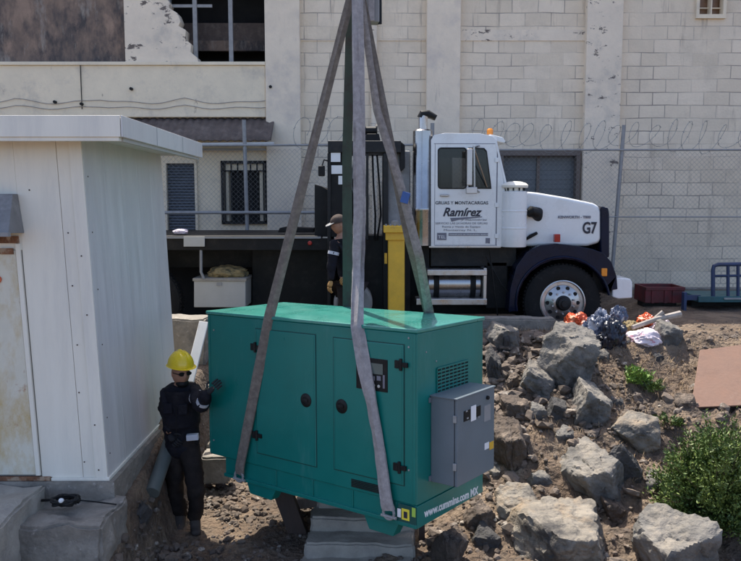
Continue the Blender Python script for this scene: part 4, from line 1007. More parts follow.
e1 = gw(271, 316.5, 1, fy, (0, -.02, .004)); f1 = gw(243, 466, 1, fy, (0, -.045, 0)); f1b = gw(241.5, 473, 1, fy, (0, -.03, 0))
ribbon([APEX+Vector((-.05, -.02, 0)), W(350, 0, 6.45), e1, f1, f1b], [X, X, X, gx_, gx_], (.065, .098), .014, 'webbing', M['sling_brown'], s1, seed=1)
s2 = thing('lifting_sling', 'pale wrinkled webbing sling crossing the right door of the generator', 'sling', APEX, group=grp)
e2 = gw(359.5, 326, 1, fy, (0, -.03, .006)); m2 = gw(374, 398, 1, fy, (0, -.05, 0)); f2 = gw(390, 503, 1, fy, (0, -.04, 0)); f2b = gw(391, 509, 1, fy, (0, -.03, 0))
ribbon([APEX+Vector((.02, -.10, 0)), W(357.5, 0, 6.2), W(359, 110, 6.12), W(359.5, 215, 6.08), W(358.5, 268, 6.05), e2, m2, f2, f2b], [X, X, X, X, (.8, .6, 0), X, gx_, gx_, gx_], (.09, .105), .016, 'webbing', M['sling_pale'], s2, seed=2, folds=.02)
s3 = thing('lifting_sling', 'dark green webbing sling hanging straight down behind the generator beside the pale one', 'sling', APEX, group=grp)
e3 = gw(346.5, 307, 1, -fy, (0, .02, .0))
ribbon([APEX+Vector((-.03, .06, 0)), W(351, 0, 6.7), W(347, 160, 7.0), e3, e3 + GR @ Vector((.05, .01, -1.3))], [X]*5, (.075, .105), .014, 'webbing', M['sling_green'], s3, seed=3)
s4 = thing('lifting_sling', 'doubled grey webbing sling with blue marks leaning right behind the generator', 'sling', APEX, group=grp)
e4 = gw(428, 314, 1, -fy, (0, .02, 0))
gq = GR @ Vector((.06, .01, -1.3))
ribbon([APEX+Vector((.03, .04, 0)), W(362, 0, 6.3), W(392, 155, 6.3), W(410, 240, 6.28), e4, e4+gq], [X]*6, (.06, .105), .014, 'webbing', M['sling_brown'], s4, seed=4)
ribbon([APEX+Vector((.05, .0, 0)), W(361, 0, 6.22), W(377, 110, 6.22), W(399, 180, 6.2), W(419, 255, 6.2), e4+Vector((.0, -.015, 0)), e4+gq], [X]*7, (.05, .085), .014, 'webbing', M['sling'], s4, seed=6)
p = W(405.5, 197, 6.17); MB().box((p.x-.035, p.y-.012, p.z-.05), (p.x+.03, p.y+.002, p.z+.04), rot=Matrix.Rotation(.28, 3, 'Y')).build('patch', M['blue_mark'], s4, bevel=.004)
for s, pt in ((s1, f1b), (s2, f2b)):
    c = pt + Vector((0, -.0, -.02)); m = MB()
    m.tube([c+gx_*.05*math.cos(R(a))+Vector((0, -.0, .05*math.sin(R(a))+.0)) for a in range(0, 361, 20)], .011, 8)
    m.build('shackle', M['galv_dark'], s)
    MB().tube([c-gx_*.07+Vector((0, 0, -.03)), c+gx_*.07+Vector((0, 0, -.03))], .012, 8).build('shackle_pin', M['galv'], s)

# ------------------------------------------------------------------ people
def figure_mesh(nodes, edges, name, m, parent, wrinkle=0, sub=2, seed=0, **k):
    keys = list(nodes); me = skin_mesh([(Vector(nodes[q][0]), nodes[q][1]) for q in keys], [(keys.index(a), keys.index(b)) for a, b in edges], sub)
    if wrinkle:
        for v in me.vertices:
            q = v.co*9+Vector((seed, 0, 0)); v.co += v.normal*wrinkle*(noise.noise(q) + .6*(1-2*abs(noise.noise(q*1.9))))
    return finish(me, name, m, parent, angle=180, **k)
def head(c, face, s, parent, skin, nm='head'):
    """head with skull, jaw, brow, eyes, nose, mouth and ears; c centre, face = look direction, s = head height"""
    f = Vector(face).normalized(); r = f.cross(Vector((0, 0, 1))).normalized(); u = r.cross(f)
    bm = bmesh.new(); bmesh.ops.create_uvsphere(bm, u_segments=40, v_segments=32, radius=1)
    for v in bm.verts:
        x, y, z = v.co   # x right, y forward, z up
        w = .66*(1 - .16*max(0, -z)**1.5 - .06*max(0, z)); d = .80*(1-.10*max(0, -z)); 
        X_, Y_, Z_ = x*w/2*s, y*d/2*s, z*.5*s
        if y > 0:
            Y_ += .035*s*math.exp(-((x/.16)**2+((z+.12)/.22)**2))*1.7      # nose
            Y_ -= .035*s*(math.exp(-(((abs(x)-.38)/.17)**2+((z-.10)/.12)**2)))  # eye sockets
            Y_ += .018*s*math.exp(-((x/.3)**2+((z+.48)/.07)**2))            # lips
            Y_ += .025*s*math.exp(-((x/.25)**2+((z+.85)/.18)**2))           # chin
        else: Y_ *= 1.05 if z > -.2 else .85
        v.co = Vector(c) + r*X_ + f*Y_ + u*Z_
    for sx_ in (-1, 1):   # ears
        e = bmesh.ops.create_uvsphere(bm, u_segments=12, v_segments=10, radius=1)
        for v in e['verts']: 
            x, y, z = v.co; v.co = Vector(c) + r*(sx_*.335*s + x*.025*s) + f*(y*.06*s-.02*s) + u*(z*.11*s)
    me = bpy.data.meshes.new('h'); bm.to_mesh(me); bm.free()
    return me, f, r, u
def hand_nodes(w, d, up, size, curl=.5, thumb=1):
    """glove: palm and five curled finger chains. w wrist, d pointing direction, up = back-of-hand normal"""
    d = Vector(d).normalized(); up = Vector(up); up = (up-d*up.dot(d)).normalized(); s = d.cross(up)
    nodes = {'w': (w, size*.16), 'p': (Vector(w)+d*size*.28, (size*.24, size*.13)), 'k': (Vector(w)+d*size*.48, (size*.24, size*.11))}; edges = [('w', 'p'), ('p', 'k')]
    fings = []
    for i in range(4):
        o = (i-1.5)*size*.13; L = size*(.46, .52, .48, .38)[i]*.9
        a = Vector(w)+d*size*.48+s*o; p1 = a+d*L*.42-up*L*.10*curl*2; p2 = p1+(d*(1-curl)-up*curl).normalized()*L*.33; p3 = p2+(d*(.6-curl)-up*(curl+.3)).normalized()*L*.25
        fings.append([a, p1, p2, p3])
    a = Vector(w)+d*size*.2+s*thumb*size*.2; p1 = a+(d*.5+s*thumb*.8-up*.2).normalized()*size*.22; p2 = p1+(d*.9+s*thumb*.25-up*.4).normalized()*size*.2
    fings.append([a, p1, p2])
    return nodes, edges, fings
def hand(w, d, up, size, curl, thumb, m, parent, name='glove'):
    nd, ed, fg = hand_nodes(w, d, up, size, curl, thumb)
    me = skin_mesh([nd[k] for k in nd], [(0, 1), (1, 2)], 2); bm = bmesh.new(); bm.from_mesh(me)
    for f in fg:
        m2 = skin_mesh([(p, size*.065*(1-.1*i)) for i, p in enumerate(f)], [(i, i+1) for i in range(len(f)-1)], 1); bm.from_mesh(m2)
    me = bpy.data.meshes.new('g'); bm.to_mesh(me); bm.free()
    return finish(me, name, m, parent, angle=180)

HX = 7.0
def H(u, v, dy=0): 
    p = W(u, v, HX); return Vector((p.x, HX+dy, p.z))
man = thing('person', 'person in yellow hard hat, dark jacket and trousers steadying the left end of the generator', 'person', (H(186, 400).x, HX, .02))
N = {'pelvis': (H(182, 441, .02), (.135, .105)), 'waist': (H(181, 425, .02), (.135, .105)), 'chest': (H(180.5, 405, .0), (.155, .125)), 'upper': (H(180.5, 393, .0), (.12, .11)), 'neck': (H(180.5, 384, -.01), .055), 'skull': (H(181, 372, -.02), .07),
     'shl': (H(168, 393.5, -.05), .072), 'ell': (H(165.5, 412, .04), .05), 'wrl': (H(172, 431, -.10), .038),
     'shr': (H(193, 392, .03), .07), 'elr': (W(201, 407, 6.74), .052), 'wrr': (W(207.5, 392, 6.64), .038),
     'hipl': (H(175.5, 450, .03), .09), 'knl': (H(174, 488, .03), .062), 'anl': (H(178, 524, .12), .048), 'tol': (H(180, 531, -.06), .04),
     'hipr': (H(190, 450, .0), .09), 'knr': (H(200, 484, -.14), .062), 'anr': (H(195, 521, .0), .048), 'tor': (H(199.5, 530, -.14), .04)}
E_ = [('pelvis', 'waist'), ('waist', 'chest'), ('chest', 'upper'), ('upper', 'neck'), ('neck', 'skull'), ('upper', 'shl'), ('shl', 'ell'), ('ell', 'wrl'), ('upper', 'shr'), ('shr', 'elr'), ('elr', 'wrr'),
      ('pelvis', 'hipl'), ('hipl', 'knl'), ('knl', 'anl'), ('anl', 'tol'), ('pelvis', 'hipr'), ('hipr', 'knr'), ('knr', 'anr'), ('anr', 'tor')]
hm_, f_, r_, u_ = head(H(181.5, 372.5, -.03), (.85, -1, -.10), .245, man, None)
bodym = skin_mesh([(N[q][0], tuple(x*.82 for x in N[q][1]) if isinstance(N[q][1], tuple) else N[q][1]*.82) for q in N], [(list(N).index(a), list(N).index(b)) for a, b in E_], 2)
bm = bmesh.new(); bm.from_mesh(bodym); bm.from_mesh(hm_); bm.to_mesh(bodym); bm.free()
finish(bodym, 'body', M['skin_tan'], man, angle=180)
sub = lambda ks, extra=1.0: {k: (N[k][0], tuple(x*extra for x in N[k][1]) if isinstance(N[k][1], tuple) else N[k][1]*extra) for k in ks}
jk = sub(['chest', 'waist', 'pelvis', 'upper', 'shl', 'ell', 'wrl', 'shr', 'elr', 'wrr'], 1.22)
jk['hem'] = (H(182, 458, .02), (.175, .15)); jk['collar'] = (H(180.5, 384.5, -.005), .085)
figure_mesh(jk, [('chest', 'waist'), ('waist', 'pelvis'), ('pelvis', 'hem'), ('chest', 'upper'), ('upper', 'collar'), ('upper', 'shl'), ('shl', 'ell'), ('ell', 'wrl'), ('upper', 'shr'), ('shr', 'elr'), ('elr', 'wrr')], 'jacket', M['jacket'], man, wrinkle=.02)
tr = sub(['pelvis', 'hipl', 'knl', 'anl', 'hipr', 'knr', 'anr'], 1.22)
tr['pelvis'] = (tr['pelvis'][0], (.10, .09)); tr['belt'] = (N['waist'][0], (.09, .08))
figure_mesh(tr, [('pelvis', 'belt'), ('pelvis', 'hipl'), ('hipl', 'knl'), ('knl', 'anl'), ('pelvis', 'hipr'), ('hipr', 'knr'), ('knr', 'anr')], 'trousers', M['trousers'], man, wrinkle=.022, seed=4)
for an, to, kn in (('anl', 'tol', 'knl'), ('anr', 'tor', 'knr')):
    A, B, K0 = N[an][0], N[to][0], N[kn][0]; d = (B-A); d.z = 0; d.normalize()
    figure_mesh({'h': (A-d*.05+Vector((0, 0, -.035)), .042), 'a': (A+(K0-A)*.0, .062), 'c': (A+(K0-A)*.28, .06), 'm': (A+d*.08+Vector((0, 0, -.04)), (.052, .04)), 't': (A+d*.18+Vector((0, 0, -.055)), (.05, .03))},
                [('a', 'h'), ('a', 'c'), ('a', 'm'), ('m', 't')], 'boot', M['boot'], man)
hand(N['wrr'][0]+Vector((-.005, 0, -.02)), (.75, .25, .75), (-.3, -.95, .25), .185, .22, -1, M['glove'], man)
hand(N['wrl'][0], (.6, -.4, -.6), (-.3, -.9, .2), .18, .6, -1, M['glove'], man)
# helmet
hc = H(181, 364.6, -.01); bm = bmesh.new(); bmesh.ops.create_uvsphere(bm, u_segments=48, v_segments=24, radius=1)
for v in bm.verts:
    x, y, z = v.co
    if z < 0: x *= 1.0+.12*min(1, -z*8); y *= 1.0+(.30 if y > 0 else .10)*min(1, -z*8); z = max(z, -.10)*.5
    ridge = .03*math.exp(-(x/.10)**2)*max(0, z) + .015*math.exp(-((abs(x)-.35)/.06)**2)*max(0, z)
    v.co = hc + (r_*x*.118 + f_*y*.140)*(1) + u_*(z*.135+ridge*.5)
me = bpy.data.meshes.new('helmet'); bm.to_mesh(me); bm.free(); hel = finish(me, 'helmet', M['helmet'], man, angle=50)
# glasses and beard
gc = H(181.5, 372.0, -.03) + f_*.088 + u_*.012; gm_ = MB()
for s in (-1, 1):
    c = gc + r_*s*.034; gm_.prism([c + r_*.030*math.cos(a)+u_*.019*math.sin(a) - f_*abs(math.cos(a)*s+1 if False else 0) for a in [k*math.pi/6 for k in range(12)]], f_*.008)
    gm_.tube([gc+r_*s*.062, gc+r_*s*.082-f_*.09], .004, 6)
gm_.tube([gc-r_*.01, gc+r_*.01], .004, 6); gm_.build('glasses', M['black'], man)
bm = bmesh.new(); bmesh.ops.create_icosphere(bm, subdivisions=4, radius=1)
for v in bm.verts:
    x, y, z = v.co; n_ = 1+.06*noise.noise(v.co*6)
    v.co = H(181.5, 372.5, -.03) - u_*.085 + f_*.036 + (r_*x*.060+f_*y*.060+u_*z*.040)*n_
me = bpy.data.meshes.new('b'); bm.to_mesh(me); bm.free(); finish(me, 'beard', M['black'], man, angle=180)
# reflective tape
def band(c, d, r, w, name, m, parent, flat=1.0):
    MB().tube([Vector(c)-Vector(d).normalized()*w/2, Vector(c)+Vector(d).normalized()*w/2], r, 20, flat=flat).build(name, m, parent)
mid = N['shr'][0].lerp(N['elr'][0], .35); band(mid, N['elr'][0]-N['shr'][0], .073, .045, 'reflective_band', M['reflective'], man)
mid = N['elr'][0].lerp(N['wrr'][0], .35); band(mid, N['wrr'][0]-N['elr'][0], .062, .035, 'reflective_band', M['reflective'], man)
for (u, v, w_, h_) in ((172, 404, .045, .05), (187, 405, .045, .05)):
    q = H(u, v, -.162); MB().box((q.x-w_, q.y-.01, q.z-h_), (q.x+w_, q.y+.03, q.z+h_)).build('pocket', M['jacket'], man, bevel=.012)
MB().tube([H(180.5, v, -.150-.012*math.sin((v-388)/50*3)) for v in range(392, 440, 6)], .003, 6).build('zip', M['black'], man)
p = H(196, 433.5, -.10); MB().box((p.x-.062, p.y-.045, p.z-.026), (p.x+.05, p.y+.02, p.z+.03), rot=Matrix.Rotation(.12, 3, 'Z')@Matrix.Rotation(-.05, 3, 'Y')).build('reflective_patch', M['reflective'], man, bevel=.008)

OY = 9.85
def O(u, v, dy=0):
    p = W(u, v, OY); return Vector((p.x, OY+dy, p.z))
op = thing('person', 'person in peaked cap and dark jacket at the crane controls behind the green sling', 'person', (O(345, 300).x, OY, 1.18))
N2 = {'pelvis': (O(349, 283, .05), (.15, .12)), 'waist': (O(348, 268, .03), (.14, .11)), 'chest': (O(345, 251, .0), (.165, .13)), 'upper': (O(343.5, 240, 0), (.13, .12)), 'neck': (O(341, 234, -.02), .055), 'skull': (O(339, 226, -.03), .07),
      'shl': (O(336, 243, -.12), .07), 'ell': (O(332, 262, -.15), .052), 'wrl': (O(332, 279, -.18), .038),
      'shr': (O(353, 243, .12), .07), 'elr': (O(356, 262, .12), .052), 'wrr': (O(350, 275, -.12), .038),
      'hipl': (O(345, 288, -.04), .09), 'knl': (O(344, 318, -.06), .065), 'anl': (O(346, 343, .0), .05), 'hipr': (O(353, 288, .1), .09), 'knr': (O(353, 318, .08), .065), 'anr': (O(354, 343, .1), .05)}
E2 = [('pelvis', 'waist'), ('waist', 'chest'), ('chest', 'upper'), ('upper', 'neck'), ('neck', 'skull'), ('upper', 'shl'), ('shl', 'ell'), ('ell', 'wrl'), ('upper', 'shr'), ('shr', 'elr'), ('elr', 'wrr'), ('pelvis', 'hipl'), ('hipl', 'knl'), ('knl', 'anl'), ('pelvis', 'hipr'), ('hipr', 'knr'), ('knr', 'anr')]
hm_, f_, r_, u_ = head(O(338.5, 225, -.04), (-1, -.45, -.25), .235, op, None)
N = N2
bodym = skin_mesh([(N[q][0], tuple(x*.82 for x in N[q][1]) if isinstance(N[q][1], tuple) else N[q][1]*.82) for q in N], [(list(N).index(a), list(N).index(b)) for a, b in E2], 2)
bm = bmesh.new(); bm.from_mesh(bodym); bm.from_mesh(hm_); bm.to_mesh(bodym); bm.free()
finish(bodym, 'body', M['skin_tan'], op, angle=180)
jk = sub(['chest', 'waist', 'pelvis', 'upper', 'shl', 'ell', 'wrl', 'shr', 'elr', 'wrr'], 1.16)
figure_mesh(jk, [('chest', 'waist'), ('waist', 'pelvis'), ('chest', 'upper'), ('upper', 'shl'), ('shl', 'ell'), ('ell', 'wrl'), ('upper', 'shr'), ('shr', 'elr'), ('elr', 'wrr')], 'jacket', M['jacket'], op, wrinkle=.012)
tr = sub(['pelvis', 'hipl', 'knl', 'anl', 'hipr', 'knr', 'anr'], 1.14)
figure_mesh(tr, [('pelvis', 'hipl'), ('hipl', 'knl'), ('knl', 'anl'), ('pelvis', 'hipr'), ('hipr', 'knr'), ('knr', 'anr')], 'trousers', M['trousers'], op, wrinkle=.014)
for a_ in ('anl', 'anr'):
    A = N[a_][0]; figure_mesh({'a': (A, .06), 'm': (A+Vector((-.08, -.03, -.045)), .045), 't': (A+Vector((-.18, -.06, -.055)), .04)}, [('a', 'm'), ('m', 't')], 'boot', M['boot'], op)
hand(N['wrl'][0], (-.25, -.2, -1), (-.8, -.5, .1), .19, .5, 1, M['glove_tan'], op); hand(N['wrr'][0], (-.7, -.4, -.4), (.1, -.6, .8), .19, .5, -1, M['glove_tan'], op)
mid = N['shl'][0].lerp(N['ell'][0], .5); band(mid, N['ell'][0]-N['shl'][0], .074, .04, 'reflective_band', M['reflective'], op)
hc = O(338.5, 221.5, -.04); bm = bmesh.new(); bmesh.ops.create_uvsphere(bm, u_segments=32, v_segments=16, radius=1)
for v in bm.verts:
    x, y, z = v.co; z = max(z, -.12); v.co = hc + r_*x*.092 + f_*y*.108 + u_*z*.095
me = bpy.data.meshes.new('c'); bm.to_mesh(me); bm.free(); cap = finish(me, 'cap', M['wood_dark'], op, angle=50)
MB().prism([hc+f_*.09+r_*.07, hc+f_*.16+r_*.055-u_*.02, hc+f_*.185-u_*.028, hc+f_*.16-r_*.055-u_*.02, hc+f_*.09-r_*.07], u_*.008).build('visor', M['grey_box'], cap)

# ------------------------------------------------------------------ rocks
def rock_mesh(seed, n_pl=13, rough=.05, sub=5, top=None):
    rr = random.Random(seed); bm = bmesh.new(); bmesh.ops.create_icosphere(bm, subdivisions=sub, radius=1)
    pl = []
    for i in range(n_pl):
        n_ = Vector((rr.gauss(0, 1), rr.gauss(0, 1), rr.gauss(0, 1))).normalized(); pl.append((n_, rr.uniform(.55, .95)))
    pl.append((Vector(top or (rr.uniform(-.3, .3), rr.uniform(-.45, -.1), 1)).normalized(), .52))
    pl.append((Vector((rr.uniform(-.25, .35), -1, -.12)).normalized(), .6))
    off = Vector((seed*3.3, seed*1.7, 0))
    for v in bm.verts:
        d = v.co.normalized(); r = 1.15
        for n_, k in pl:
            c = d.dot(n_)
            if c > .05: r = min(r, k/c)
        q = d*r
        cr_ = abs(noise.noise(q*1.7+off)); rd_ = 1-2*abs(noise.noise(q*2.6+off))
        r *= 1 + rough*(.9*rd_ + 1.0*math.floor(2.5*noise.noise(q*1.9-off)+.5)*.5 + 1.3*fbm(q+off, 3, 1.6) + .7*noise.noise(q*6+off) + .35*noise.noise(q*14+off) + .2*noise.noise(q*28+off)) - (.05 if cr_ < .03 else 0)
        v.co = d*r
    me = bpy.data.meshes.new('rock'); bm.to_mesh(me); bm.free(); return me
def rock(u0, v0, u1, v1, depth, seed, m, label, name='boulder', cat='boulder', rotz=0, top=None, sink=.13, Y=None, rough=.07, roll=0, group='boulders on the slope', sub=5):
    uc = (u0+u1)/2; p = hit(uc, v1-2) if Y is None else W(uc, v1, Y)
    Yc = p.y + depth*.3
    me = rock_mesh(seed, top=top, rough=rough, sub=sub)
    me.transform(Matrix.Rotation(rotz, 4, 'Z') @ Matrix.Rotation(roll, 4, 'Y'))
    c = W(uc, (v0+v1)/2, Yc); hw = (u1-u0)/2*Yc/F_PX; hh = (v1-v0)/2*Yc/F_PX
    xs = [v.co.copy() for v in me.vertices]; mn = [min(q[i] for q in xs) for i in range(3)]; mx = [max(q[i] for q in xs) for i in range(3)]
    lo = (c.x-hw, Yc-depth/2, c.z-hh-sink); hi = (c.x+hw, Yc+depth/2, c.z+hh)
    for v in me.vertices: v.co = Vector([lo[i]+(v.co[i]-mn[i])/(mx[i]-mn[i])*(hi[i]-lo[i]) for i in range(3)])
    o = finish(me, name, M[m], None, angle=38); return tag(o, label, cat, group)
rock(533, 322, 596, 388, .8, 11, 'rock_grey', 'large grey boulder with a pale flat top just below the orange bag', top=(.1, -.3, 1), sink=.1)
rock(517, 358, 554, 397, .45, 12, 'rock_grey', 'grey tilted boulder leaning on the lower left of the largest upper boulder', roll=.5)
rock(566, 378, 613, 422, .5, 13, 'rock_grey', 'grey half shaded boulder under the right side of the largest upper boulder', top=(.5, -.2, 1))
rock(558, 446, 634, 503, .75, 14, 'rock_grey', 'broad smooth grey boulder in the middle of the slope left of the dark slab', top=(-.5, -.2, 1), roll=.2)
rock(494, 486, 546, 526, .5, 15, 'rock_pale', 'pale tan angular boulder near the right foot of the generator', top=(-.2, -.5, 1))
rock(507, 505, 607, 572, .9, 16, 'rock_pale', 'big tan and grey boulder at the bottom edge right of the generator', top=(0, -.2, 1), sink=.15)
rock(630, 507, 708, 575, .8, 17, 'rock_grey', 'grey boulder at the bottom edge below the leafy bush', top=(-.2, -.3, 1), sink=.15)
rock(599, 494, 634, 521, .35, 18, 'rock_brown', 'rounded brown rock between the two bottom boulders')
rock(488, 416, 524, 468, .5, 19, 'rock_brown', 'brown upright boulder right of the grey cabinet')
rock(484, 462, 504, 476, .25, 41, 'rock_pale', 'small pale rock directly below the brown upright boulder', sub=4)
rock(484, 321, 521, 350, .5, 20, 'rock_grey', 'blue grey boulder at the top of the bank behind the generator corner')
rock(484, 346, 500, 382, .4, 21, 'rock_dark', 'dark grey boulder half hidden behind the right end of the generator')
rock(606, 441, 645, 480, .18, 22, 'rock_dark', 'dark upright stone slab right of the broad smooth boulder', name='stone_slab', roll=.7, cat='stone slab')
rock(606, 412, 662, 446, .4, 23, 'rock_pale', 'pale flat rock on the slope above the dark slab', top=(0, -.4, 1), rough=.03)
rock(654, 320, 684, 343, .35, 24, 'rock_grey', 'grey stone behind the pink and white sack', sub=4)
rock(462, 498, 496, 524, .35, 25, 'rock_brown', 'low brown rock under the lettered skirt of the generator')
rock(430, 528, 470, 566, .35, 26, 'rock_brown', 'brown rock in the shade below the generator at the bottom edge')
rock(586, 349, 612, 360, .2, 27, 'rock_grey', 'flat grey stone between the largest upper boulder and the black bag', sub=4)
rock(640, 470, 664, 492, .25, 28, 'rock_grey', 'small grey rock at the left foot of the leafy bush', sub=4)
rock(524, 470, 552, 486, .22, 29, 'rock_grey', 'small grey rock above the pale tan boulder', sub=4)
rock(650, 352, 664, 362, .15, 30, 'rock_dark', 'small dark stone left of the rust coloured plate', sub=4)
rock(570, 520, 600, 545, .2, 42, 'rock_grey', 'grey stone wedged on the right of the big bottom boulder', sub=4)
rock(500, 396, 530, 420, .3, 43, 'rock_brown', 'brown rock above the brown upright boulder', sub=4)
rock(672, 392, 692, 412, .3, 44, 'rock_brown', 'brown rock left of the lower corner of the rust coloured plate', sub=4)
rock(206, 440, 212, 456, .12, 45, 'rock_pale', 'small pale rock between the person and the generator', sub=3)
rock(552, 425, 580, 442, .25, 46, 'rock_grey', 'small grey rock above the broad smooth boulder', sub=4)
rock(632, 395, 652, 408, .2, 47, 'rock_brown', 'small brown rock on the grassy slope below the weeds', sub=4)
rock(46, 536, 78, 575, .35, 31, 'concrete', 'lump of broken concrete below the shed ledge at the bottom left', Y=5.5, sink=.4)
rock(84, 530, 118, 585, .4, 32, 'rock_brown', 'brown stone set in the footing at the shed corner bottom', Y=5.6, sink=.5)
rock(128, 500, 150, 516, .25, 33, 'rock_dark', 'small dark rock in the shade between the shed and the person', sub=4)
rock(214, 470, 222, 478, .1, 34, 'rock_pale', 'small pale stone beside the concrete block behind the person', sub=3)

rock(505, 372, 520, 388, .2, 51, 'rock_brown', 'small brown rock left of the tilted boulder', sub=4)
rock(524, 402, 548, 420, .25, 52, 'rock_grey', 'small grey rock below the tilted boulder', sub=4)
rock(498, 330, 512, 352, .2, 53, 'rock_dark', 'dark stone under the kerb beside the blue grey boulder', sub=4)
rock(544, 396, 568, 420, .3, 54, 'rock_dark', 'dark stone in the hollow under the largest upper boulder', sub=4)
rock(606, 392, 622, 404, .2, 55, 'rock_grey', 'small grey stone right of the half shaded boulder', sub=4)
rock(470, 520, 500, 545, .3, 56, 'rock_dark', 'dark rock between the generator foot and the big bottom boulder', sub=4)
# rubble as one mass
rs = random.Random(9); mb = MB()
bmi = bmesh.new(); bmesh.ops.create_icosphere(bmi, subdivisions=1, radius=1); IV = [v.co.copy() for v in bmi.verts]; IF = [tuple(v.index for v in f.verts) for f in bmi.faces]; bmi.free()
def stones(n, xr, yr, smin, smax, p=2.5, keep=None):
    for i in range(n):
        x = rs.uniform(*xr); y = rs.uniform(*yr)
        if (x+1.68)**2+(y-6.95)**2 < .07: continue
        den = noise.noise(Vector((x*1.3, y*1.3, 4))); 
        if rs.random() > .55+den: continue
        s = smin + (smax-smin)*rs.random()**p*1.0
        sc_ = Vector((rs.uniform(.7, 1.4), rs.uniform(.7, 1.4), rs.uniform(.4, .9)))*s
        rt = Euler((rs.uniform(-.5, .5), rs.uniform(-.5, .5), rs.uniform(0, 6.3))).to_matrix()
        z = ground(x, y) + sc_.z*.35
        mb.add([Vector((x, y, z)) + rt @ Vector([v[k]*sc_[k]*rs.uniform(.75, 1.25) for k in range(3)]) for v in IV], IF)
stones(12000, (-1.95, 6.0), (5.9, 9.5), .006, .036, 3)
stones(800, (.4, 5.0), (5.9, 9.3), .03, .08, 2.2)
stones(900, (-1.9, .6), (5.9, 8.6), .015, .05, 2)
stones(800, (-2.0, -1.3), (5.6, 8.4), .012, .055, 2)
stones(1100, (1.0, 2.3), (7.4, 9.4), .02, .10, 2)
stones(500, (2.5, 6.2), (9.2, 10.2), .008, .03)
me = mb.mesh()
me.transform(Matrix.Identity(4)); ru = finish(me, 'rubble', M['rubble'], None, local=True, angle=20); tag(ru, kind='stuff', label='scattered broken stones and gravel over the soil', cat='rubble')

# dry grass and weeds
def blades(n, area, h_, mat_, name, label, cat, kind=None, spread=.35, wd=.004, base=None):
    m = MB()
    for i in range(n):
        x = rs.uniform(area[0], area[1]); y = rs.uniform(area[2], area[3])
        if base and rs.random() > base(x, y): continue
        z = ground(x, y); hh = h_*rs.uniform(.4, 1.1); a = rs.uniform(0, 6.3); l = Vector((math.cos(a), math.sin(a), 0))*hh*spread*rs.uniform(.3, 1.6)
        w = Vector((-math.sin(a), math.cos(a), 0))*wd; b_ = Vector((x, y, z-.01)); md_ = b_+l*.4+Vector((0, 0, hh*.6)); t_ = b_+l+Vector((0, 0, hh*(.85)))
        m.add([b_-w, b_+w, md_+w*.8, md_-w*.8, t_], [(0, 1, 2, 3), (3, 2, 4)])
    o = m.build(name, mat_, None, local=True, angle=180); return tag(o, label, cat, kind=kind)
dry = mat('dry_grass', (.30, .21, .12), .9, var=.35, scale=4)
blades(9000, (1.4, 5.6, 7.0, 9.7), .08, dry, 'dry_grass', 'thin dry brown grass on the upper slope', 'grass', 'stuff', spread=.7, wd=.003, base=lambda x, y: max(0, .5+1.5*noise.noise(Vector((x*1.2+3, y*1.2, 1)))))
M['leaf_tip'] = mat('young_leaf', (.13, .175, .035), .55, var=.35, scale=6, col2=(.20, .17, .07), c2pos=(.6, .7))
def leafy(c, rad, n_st, n_lf, ls, m, trunk, name, label, cat, seed, up=.6):
    r_ = random.Random(seed); root = thing(name, label, cat, c); lf = MB(); lf2 = MB(); st = MB(); c = Vector(c)
    for i in range(n_st):
        a = r_.uniform(0, 2*math.pi); el = math.acos(1-r_.random()*.92); 
        d = Vector((math.cos(a)*math.sin(el), math.sin(a)*math.sin(el), math.cos(el)))
        k_ = r_.uniform(.62, 1.08)*(1+.22*noise.noise(d*2.2+Vector((seed, 0, 0)))); 
        tip = c + Vector((d.x*rad[0], d.y*rad[1], d.z*rad[2]+.04))*k_
        mid = c.lerp(tip, .5) + Vector((0, 0, .10*rad[2])) ; pts = [c+Vector((r_.uniform(-.05, .05), r_.uniform(-.05, .05), 0)), mid, tip]
        if i % 3 == 0: st.tube(pts, [.008, .005, .002], 4)
        for j in range(n_lf):
            t = r_.uniform(.35, 1.0)**.7; p = pts[1].lerp(pts[2], max(0, t*2-1)) if t > .5 else pts[0].lerp(pts[1], t*2)
            p = p + Vector((r_.gauss(0, 1), r_.gauss(0, 1), r_.gauss(0, 1)))*.022*(rad[0]+.3)
            ld = (d*up + Vector((r_.uniform(-1, 1), r_.uniform(-1, 1), r_.uniform(-.3, 1))).normalized()).normalized()
            sd = ld.cross(Vector((r_.uniform(-1, 1), r_.uniform(-1, 1), r_.uniform(-1, 1)))).normalized()*ls*.22; L = ls*r_.uniform(.4, 1.5)
            (lf2 if (t > .8 and r_.random() < .25) else lf).add([p, p+ld*L*.45+sd, p+ld*L, p+ld*L*.45-sd], [(0, 1, 2, 3)])
    lf.build('foliage', m, root, angle=180); lf2.build('young_leaves', M['leaf_tip'], root, angle=180); st.build('stems', trunk, root); return root
bp_ = hit(722, 536)
leafy((bp_.x+.02, bp_.y+.15, bp_.z+.0), (.60, .5, .96), 800, 60, .036, M['leaf'], M['twig'], 'bush', 'dense feathery green bush at the right edge of the slope', 'bush', 3)
w1 = hit(637, 384); leafy((w1.x, w1.y, w1.z), (.17, .15, .15), 40, 24, .05, M['leaf_light'], M['twig'], 'weed', 'bright green weed tuft on the slope below the pink sack', 'weed', 5)
w2 = hit(655, 392); leafy((w2.x, w2.y, w2.z), (.14, .12, .09), 24, 16, .04, M['leaf'], M['twig'], 'weed', 'low dull green weed right of the bright tuft', 'weed', 6)
w3 = hit(668, 428); leafy((w3.x, w3.y, w3.z), (.2, .12, .12), 24, 14, .04, M['leaf'], M['twig'], 'weed', 'low dull green weed just above the bush', 'weed', 7)

